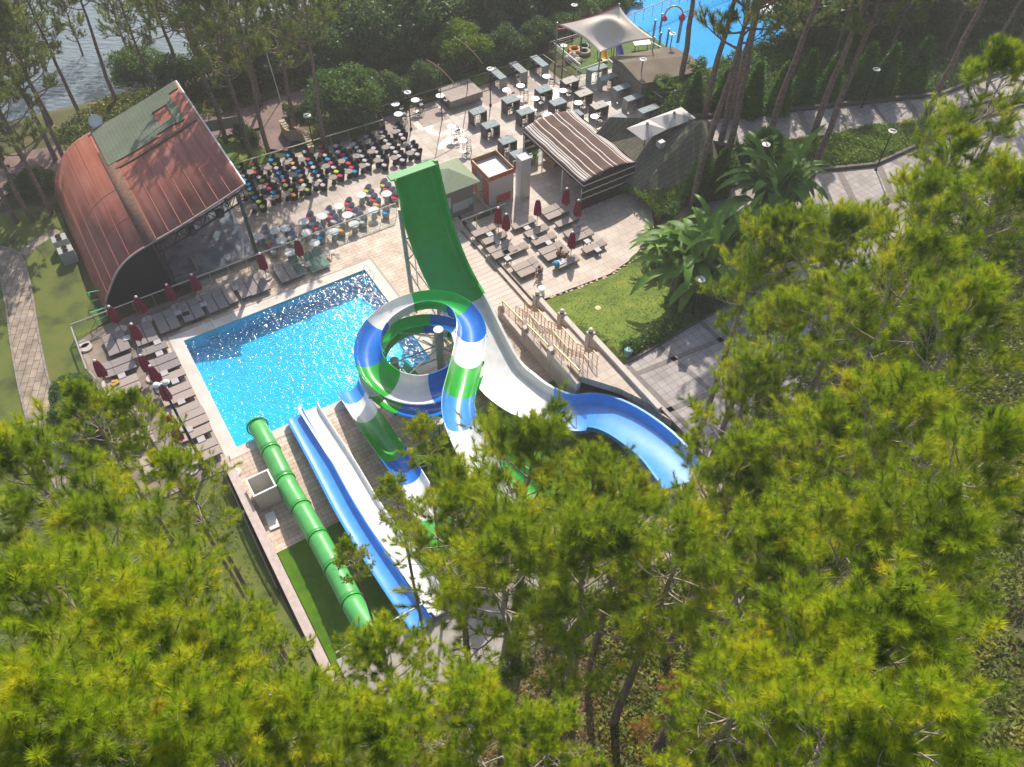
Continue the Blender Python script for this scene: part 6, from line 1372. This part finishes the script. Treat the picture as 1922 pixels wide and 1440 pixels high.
# leafy bushes
def leaves(n, pts, size, rg, up=.4):
    c = pts[rg.integers(0, len(pts), n)]+rg.normal(size=(n, 3))*size*.8; d = nrm(rg.normal(size=(n, 3))+np.array([0, 0, up])); a = nrm(np.cross(d, rg.normal(size=(n, 3)))); b_ = np.cross(d, a); s_ = size*rg.uniform(.6, 1.3, (n, 1))
    return np.stack([c-a*s_*.5, c+a*s_*.5+b_*s_*.15, c+b_*s_*1.3], 1)
def bush_mesh(seed, rx, ry, rz, n, size, m, lumps=26, cone=False, name='foliage'):
    rg = np.random.default_rng(seed); P_ = []
    if cone:
        z = rg.uniform(0, 1, 5000)**1.25; a = rg.uniform(0, 6.28, 5000); r_ = (1-z)**.75*(.86+.2*rg.random(5000))*(1+.12*np.sin(a*5+z*9)); P_ = np.stack([r_*rx*np.cos(a), r_*ry*np.sin(a), z*rz], 1)
    else:
        for k in range(lumps):
            a = rg.uniform(0, 6.28); e_ = math.asin(rg.uniform(-.25, 1)); c = np.array([math.cos(a)*math.cos(e_)*rx, math.sin(a)*math.cos(e_)*ry, math.sin(e_)*rz])*rg.uniform(.45, .8); lr = rg.uniform(.26, .45)*min(rx, ry, rz*1.2)
            q = nrm(rg.normal(size=(170, 3))); q[:, 2] = np.abs(q[:, 2])*.9-.15; P_.append(c+q*lr*rg.uniform(.75, 1.05, (170, 1)))
        P_ = np.concatenate(P_); P_[:, 2] += rz*.55
    return tri_mesh(name, leaves(n, P_, size, rg), m)
def trunk_mesh(h_, r_, n=4, seed=0, spread=.5):
    rd = random.Random(seed); b = MB(); b.path([(0, 0, -.2), (.05, 0, h_*.5), (0, .05, h_)], [r_, r_*.8, r_*.5], 7)
    for k in range(n): a = k*6.28/n+rd.random(); b.path([(0, 0, h_*.4), (math.cos(a)*spread*.5, math.sin(a)*spread*.5, h_*.8), (math.cos(a)*spread, math.sin(a)*spread, h_*1.25)], [r_*.5, r_*.35, r_*.15], 5)
    me = bpy.data.meshes.new('trunk'); me.from_pydata(b.v, [], b.f); me.materials.append(M_bark); return me
G_dark = leafmat('dark_leaves', (.055, .105, .03), (.18, .27, .06), (.10, .17, .04), scale=.9, trans=.3)
G_mid = leafmat('mid_leaves', (.05, .12, .02), (.17, .27, .05), (.10, .19, .03), scale=.8, trans=.4)
G_yel = leafmat('yellow_green_leaves', (.10, .19, .01), (.30, .38, .03), (.19, .29, .02), scale=.8, trans=.45)
G_cyp = leafmat('cypress_leaves', (.05, .13, .01), (.16, .32, .02), (.09, .21, .012), scale=.9, trans=.35)
G_ivy = leafmat('ivy_leaves', (.05, .09, .01), (.33, .30, .03), (.16, .2, .02), scale=1.2, trans=.35, pos=(.35, .68))
def bush(kind, fm, tm, p, s_, rz, label, cat, group=None, sz=None):
    e = empty(kind, p, rz, label, cat, group); e.scale = (s_, s_, sz or s_); obj('foliage', fm, e)
    if tm: obj('trunk', tm, e)
    return e
bd = [bush_mesh(50+k, 2.4, 2.4, 2.6, 11000, .17, G_dark) for k in range(3)]; bmid = [bush_mesh(60+k, 2.2, 2.2, 2.0, 12000, .14, G_mid) for k in range(2)]; by = bush_mesh(70, 2.2, 2.2, 2.0, 12000, .13, G_yel); bcy = [bush_mesh(80+k, .85, .85, 3.4, 9000, .1, G_cyp, cone=True) for k in range(2)]
tm1 = trunk_mesh(2.2, .14, seed=3, spread=.9)
for i, (x, y, s_) in enumerate([(640, 130, 1.2), (700, 118, 1.3), (745, 100, 1.25), (800, 92, 1.4), (850, 75, 1.3), (900, 62, 1.3), (945, 48, 1.3), (990, 30, 1.25), (1035, 14, 1.2), (620, 105, 1.15), (670, 85, 1.3), (730, 68, 1.35), (790, 50, 1.35), (850, 35, 1.35), (900, 15, 1.3), (340, 175, .8), (270, 160, 1.0), (480, 150, 1.1), (540, 120, 1.1), (590, 130, 1.0), (430, 140, 1.2), (960, 0, 1.3)]):
    bush('shore_tree', bd[i % 3] if i % 4 else bmid[0], tm1, gat(x, y), s_*1.15, random.uniform(0, 6), 'dark leafy tree on the lake shore, %s in the belt beyond the promenade' % (ORD[i] if i < 20 else 'twenty '+ORD[i-20]), 'tree', 'leafy trees along the lake shore')
bush('round_shrub', bmid[0], tm1, gat(655, 225), 1.45, 1., 'large round green shrub tree between the chairs and the promenade', 'shrub'); bush('round_shrub', bmid[1], tm1, gat(685, 195), 1.0, 2., 'smaller round shrub merging with the big one by the bar fence', 'shrub')
bush('round_shrub', by, tm1, gat(868, 122), 1.25, 0., 'bright yellow green round shrub beside the promenade', 'shrub'); bush('round_shrub', bd[1], None, gat(945, 110), .8, 0., 'dark round shrub right of the bright yellow green one', 'shrub'); bush('round_shrub', bd[2], None, gat(1010, 88), .75, 0., 'dark round shrub left of the sail', 'shrub')
def hedge(pts, w_, h_, n, m, label, size=.12, name='hedge', kind=None, zoff=0.):
    P_ = [gat(*q) for q in pts]; rg = np.random.default_rng(len(pts)*7+n); seg = [(P_[i+1]-P_[i]).length for i in range(len(P_)-1)]; C = []
    for i in range(len(P_)-1):
        k = int(n*seg[i]/sum(seg)/4)+1; u = rg.random(k); q = np.array(P_[i])[None]*(1-u[:, None])+np.array(P_[i+1])[None]*u[:, None]; d = (P_[i+1]-P_[i]).normalized(); nn_ = np.array([-d.y, d.x, 0]); a = rg.uniform(0, PI, k); wob = 1+.22*np.sin(q[:, 0]*2.1)+.15*np.sin(q[:, 1]*3.3+1)
        C.append(q+nn_[None]*(np.cos(a)*w_/2*wob)[:, None]+np.array([0, 0, 1])[None]*(np.sin(a)**.6*h_*wob)[:, None])
    C = np.concatenate(C); o0 = P_[0]; me = tri_mesh(name, leaves(n, C-np.array(o0)[None], size, rg), m); o = obj(name, me); o.location = o0; tag(o, label, 'hedge'); 
    if kind: o['kind'] = kind
    return o
hedge([(700, 205), (760, 178), (820, 158), (850, 145)], 2.6, 1.8, 26000, G_dark, 'long dark clipped hedge between the bar terrace and the promenade')
hedge([(890, 132), (960, 112), (1000, 100)], 2.0, 1.5, 12000, G_dark, 'dark hedge between the bright shrub and the sail')
hedge([(1010, 75), (1080, 50), (1140, 30), (1190, 12)], 2.4, 1.5, 20000, G_mid, 'green hedge along the promenade behind the sail')
hedge([(650, 158), (760, 132), (850, 104)], 1.4, .8, 10000, G_dark, 'low dark hedge on the lake side of the promenade')
hedge([(540, 225), (575, 215), (600, 205)], 1.4, 1.1, 7000, G_dark, 'short dark hedge left of the large round shrub')
hedge([(1196, 388), (1225, 372), (1262, 352), (1285, 345)], 3.6, .9, 22000, G_yel, 'bright yellow green shrub bed at the right corner of the terrace', name='shrub_bed')
hedge([(1176, 660), (1210, 645), (1250, 620), (1290, 598), (1330, 575)], .9, .6, 12000, G_mid, 'low leafy hedge along the dark kerb beside the lawn')
hedge([(135, 735), (150, 760), (165, 790)], 2.4, 1.6, 16000, G_mid, 'rounded green shrubs against the left edge of the wooden deck')
hedge([(160, 790), (180, 840)], 2.6, 1.7, 12000, G_mid, 'lower clump of green shrubs below the wooden deck edge')
hedge([(30, 375), (80, 350), (105, 345)], 1.8, 1.2, 9000, G_dark, 'dark hedge beside the promenade at the far left')
hedge([(455, 255), (470, 275), (478, 262)], 1.0, .9, 4000, G_dark, 'small dark bush below the notice board')
# planted beds: ground cover nobody could count
def cover(name, poly, n, m, size, h_, label, cat, z=None):
    rg = np.random.default_rng(n); P_ = [Vector(p) for p in poly]; xs = [p.x for p in P_]; ys = [p.y for p in P_]; C = []
    while len(C) < n//5:
        x, y = rg.uniform(min(xs), max(xs)), rg.uniform(min(ys), max(ys))
        if inpoly(x, y, P_):
            l_ = .5+.5*math.sin(x*1.3+2*math.sin(y*.9))*math.cos(y*1.1+x*.4); C.append((x, y, hw(x, y)+rg.random()*h_*(.35+.65*l_)))
    o = obj(name, tri_mesh(name, leaves(n, np.array(C), size, rg, 1.), m)); tag(o, label, cat, kind='stuff'); return o
cover('ground_cover', PX([(1455, 322), (1400, 335), (1380, 300), (1445, 272), (1555, 256), (1640, 238), (1715, 234), (1790, 206), (1835, 215), (1740, 262), (1640, 306)], Z2), 42000, G_yel, .12, .5, 'yellow green ground cover filling the bed between the two walks', 'ground cover')
cover('ground_cover', PX([(1290, 214), (1440, 206), (1620, 188), (1765, 172), (1842, 142), (1960, 100), (1960, 40), (1700, 60), (1500, 120), (1300, 160), (1240, 170)], Z2), 50000, G_mid, .15, .5, 'mixed low undergrowth behind the upper walk', 'undergrowth')
cover('ground_cover', PX([(1300, 262), (1400, 280), (1440, 275), (1455, 325), (1370, 348), (1290, 382), (1250, 360), (1360, 300)], Z2), 34000, G_mid, .14, .8, 'leafy planting between the olive roof and the lower walk', 'undergrowth')
cover('ground_cover', PX([(1200, 150), (1300, 130), (1330, 222), (1290, 218)], 0), 16000, G_mid, .14, .7, 'leafy planting along the right balustrade of the bar terrace', 'undergrowth')
cover('ground_cover', PX([(1250, 560), (1330, 420), (1480, 405), (1530, 440), (1460, 505), (1390, 548), (1300, 596), (1260, 590)], Z2), 36000, G_mid, .14, .7, 'leafy planting under the banana plants', 'undergrowth')
cover('shore_grass', PX([(100, 250), (200, 185), (340, 160), (560, 130), (620, 150), (420, 215), (250, 245), (130, 290)], 0), 22000, G_ivy, .16, .5, 'dry grass and weeds on the lake bank', 'grass')
cover('shore_grass', PX([(560, 165), (850, 95), (1000, 45), (1110, -5), (1080, -30), (900, 20), (640, 110)], 0), 24000, G_dark, .2, .9, 'dark undergrowth beneath the shore trees', 'undergrowth')
cover('lawn_tufts', [L(-6.4, 0), L(-6.4, 11.2), L(-1.6, 12), L(-1.6, 28), L(-12, 32), L(-20, 14), L(-12, 4)], 30000, G_yel, .09, .05, 'rough grass tufts on the left lawn', 'grass')
cover('ivy_cover', [L(12, 29), L(22, 28.5), L(34, 26), L(52, 24), L(56, 44), L(20, 52), L(6, 38)], 150000, G_ivy, .15, .35, 'ivy and yellowing undergrowth covering the near hillside', 'ivy')
cover('ivy_cover', [L(22, 27.4), L(33, 25), L(60, -8+24), L(70, 30), L(60, 45), L(34, 34)], 60000, G_ivy, .17, .5, 'undergrowth beneath the right hand pines', 'undergrowth')
cover('leaf_litter', [L(-1, 31), L(12, 31), L(20, 40), L(0, 44), L(-20, 36), L(-14, 31)], 60000, leafmat('dry_litter', (.10, .055, .02), (.28, .17, .06), (.17, .11, .035), scale=1.2, trans=.1), .1, .08, 'dry needles and leaves on the slope below the start platform', 'leaf litter')
cover('ground_cover', PX([(1330, 205), (1340, 165), (1440, 122), (1580, 90), (1640, 110), (1500, 190)], 0), 26000, G_mid, .16, .8, 'sunlit undergrowth between the second pool and the cypresses', 'undergrowth')
cover('lawn_tufts', [L(22.4, 10.2), L(28, 10.5), L(33, 9), L(34.5, 12), L(33.5, 17.5), L(22.4, 18.2)], 26000, leafmat('lawn_blades', (.08, .15, .01), (.24, .30, .03), (.14, .21, .015), scale=.7, trans=.3), .05, .035, 'short grass blades of the right lawn', 'grass')
# cypresses
CY_ = [(1297, 207, 1.0), (1350, 207, 1.05), (1403, 212, 1.25), (1455, 208, 1.2), (1500, 190, 1.25), (1548, 184, 1.15), (1605, 180, 1.3), (1648, 177, 1.25), (1705, 168, 1.3), (1305, 372, 1.15), (1342, 362, 1.05), (1425, 330, .95)]
for i, (x, y, s_) in enumerate(CY_):
    bush('cypress', bcy[i % 2], None, gat(x, y), s_*1.05, random.uniform(0, 6), 'cone shaped cypress, %s %s' % (ORD[i] if i < 9 else ORD[i-9], 'from the left in the row above the upper walk' if i < 9 else 'of three beside the lower walk'), 'cypress', 'cone shaped cypresses')
for i, (x, y, s_) in enumerate([(1500, 78, 1.3), (1570, 53, 1.5), (1640, 68, 1.4), (1700, 38, 1.5), (1780, 58, 1.4), (1850, 38, 1.4), (1910, 58, 1.3), (1600, -2, 1.5), (1680, -12, 1.5), (1750, -2, 1.5), (1840, -22, 1.5), (1900, 28, 1.3)]):
    bush('woodland_tree', (bd+bmid)[i % 5] if i % 3 else bd[0], tm1, gat(x, y), s_*1.2, random.uniform(0, 6), 'dense broadleaf tree in the upper right grove, number %s' % ORD[i], 'tree', 'broadleaf trees in the upper right grove')
# banana plants and fan palms
def banana(seed, n, ln, m):
    rd = random.Random(seed); b = MB()
    for k in range(n):
        az = k*2.4+rd.uniform(-.3, .3); el = math.radians(rd.uniform(25, 85)); l_ = ln*rd.uniform(.7, 1.1); off = Vector((rd.uniform(-.9, .9), rd.uniform(-.9, .9), 0)); z0 = rd.uniform(1.3, 2.6)
        p = off+Vector((0, 0, z0)); d = Vector((math.cos(az)*math.cos(el), math.sin(az)*math.cos(el), math.sin(el))); seg = 12; base = len(b.v); side = Vector((-math.sin(az), math.cos(az), 0)); wmax = .25*rd.uniform(.8, 1.15)
        for i in range(seg+1):
            f = i/seg; w_ = wmax*math.sin(PI*min(1, .08+f*.95))**.55*(1 if i % 2 else .86) if f > .14 else .04; up = d.cross(side).normalized()
            if up.z < 0: up = -up
            b.v += [tuple(p-side*w_-up*w_*-.28), tuple(p), tuple(p+side*w_+up*w_*.28)]
            p = p+d*l_/seg; d = (d+Vector((0, 0, -.155-.05*f))).normalized()
        for i in range(seg):
            a = base+i*3; b.f += [(a, a+1, a+4, a+3), (a+1, a+2, a+5, a+4)]; b.m += [0, 0]
    me = bpy.data.meshes.new('fronds'); me.from_pydata(b.v, [], b.f); me.materials.append(m); me.polygons.foreach_set('use_smooth', [True]*len(b.f)); me.update()
    t = MB()
    for k in range(7): a = k*.9; t.path([(math.cos(a)*.6, math.sin(a)*.6, -.1), (math.cos(a)*.5, math.sin(a)*.5, 2.2)], [.16, .09], 8)
    tm = bpy.data.meshes.new('stems'); tm.from_pydata(t.v, [], t.f); tm.materials.append(mat('banana_stem', (.14, .13, .04), .7, (.08, .06, .02), 4)); return me, tm
G_ban = leafmat('banana_leaves', (.07, .17, .02), (.24, .38, .05), (.14, .27, .03), scale=.5, trans=.35, rough=.5, spec=.3)
bn = [banana(3, 64, 2.9, G_ban), banana(5, 54, 2.8, G_ban)]
for (x, y, k, s_, lab) in ((1285, 548, 0, 1.4, 'large clump of banana plants with long torn leaves above the right lawn, left half'), (1345, 525, 1, 1.25, 'banana clump behind the lamp post, right half of the large stand'), (1440, 425, 1, 1.45, 'banana clump beside the lower walk behind the pines'), (1235, 500, 1, .75, 'smaller banana clump at the left side of the large stand')):
    e = empty('banana_plant', gat(x, y), k*2., lab, 'banana plant'); e.scale = (s_,)*3; obj('fronds', bn[k][0], e); obj('stems', bn[k][1], e)
def fanpalm(p, s_, label):
    e = empty('fan_palm', p, 0, label, 'palm'); e.scale = (s_,)*3; b = MB(); rd = random.Random(int(p.x*10))
    for k in range(26):
        az = k*2.4; el = math.radians(rd.uniform(5, 75)); d = Vector((math.cos(az)*math.cos(el), math.sin(az)*math.cos(el), math.sin(el))); c = d*.75+Vector((0, 0, .5)); sd_ = Vector((-math.sin(az), math.cos(az), 0)); up = d.cross(sd_)
        for j in range(13):
            a = (j-6)*.24; dd = d*math.cos(a)+sd_*math.sin(a); tip = c+dd*.75-Vector((0, 0, .12)); n_ = sd_*math.cos(a)-d*math.sin(a); b.add([c+n_*.01, c-n_*.01, c+dd*.4-n_*.04, tip, c+dd*.4+n_*.04], [(0, 1, 2, 3, 4)])
    b.build('fronds', G_mid, e); t = MB(); t.lathe((0, 0, 0), [(.2, 0), (.24, .3), (.15, .6)], 8); t.build('stem', M_bark, e)
fanpalm(gat(1236, 195), 1.5, 'fan palm outside the right balustrade, left one'); fanpalm(gat(1268, 188), 1.2, 'fan palm outside the right balustrade by the tall pine trunk'); fanpalm(gat(1330, 205), 1.2, 'fan palm between two small cypresses'); fanpalm(gat(1430, 300), 1.5, 'fan palm below the lamp post at the bed left end'); fanpalm(gat(778, 168), .9, 'small fan palm behind the back railing, left'); fanpalm(gat(808, 160), .9, 'small fan palm behind the back railing, right')

# ================================================================ HAZE
b = MB(); b.box((0, 110, 22), (500, 420, 48)); hz_ = b.build('haze', None)
hm = bpy.data.materials.new('haze'); hm.use_nodes = True; hn = hm.node_tree; hn.nodes.clear(); ho = hn.nodes.new('ShaderNodeOutputMaterial'); hv = hn.nodes.new('ShaderNodeVolumePrincipled')
hv.inputs['Color'].default_value = (.97, .92, .86, 1); hv.inputs['Density'].default_value = .0009; hn.links.new(hv.outputs[0], ho.inputs['Volume'])
hz_.data.materials.clear(); hz_.data.materials.append(hm); hz_['kind'] = 'stuff'; hz_['label'] = 'thin sunlit haze in the air over the pools'
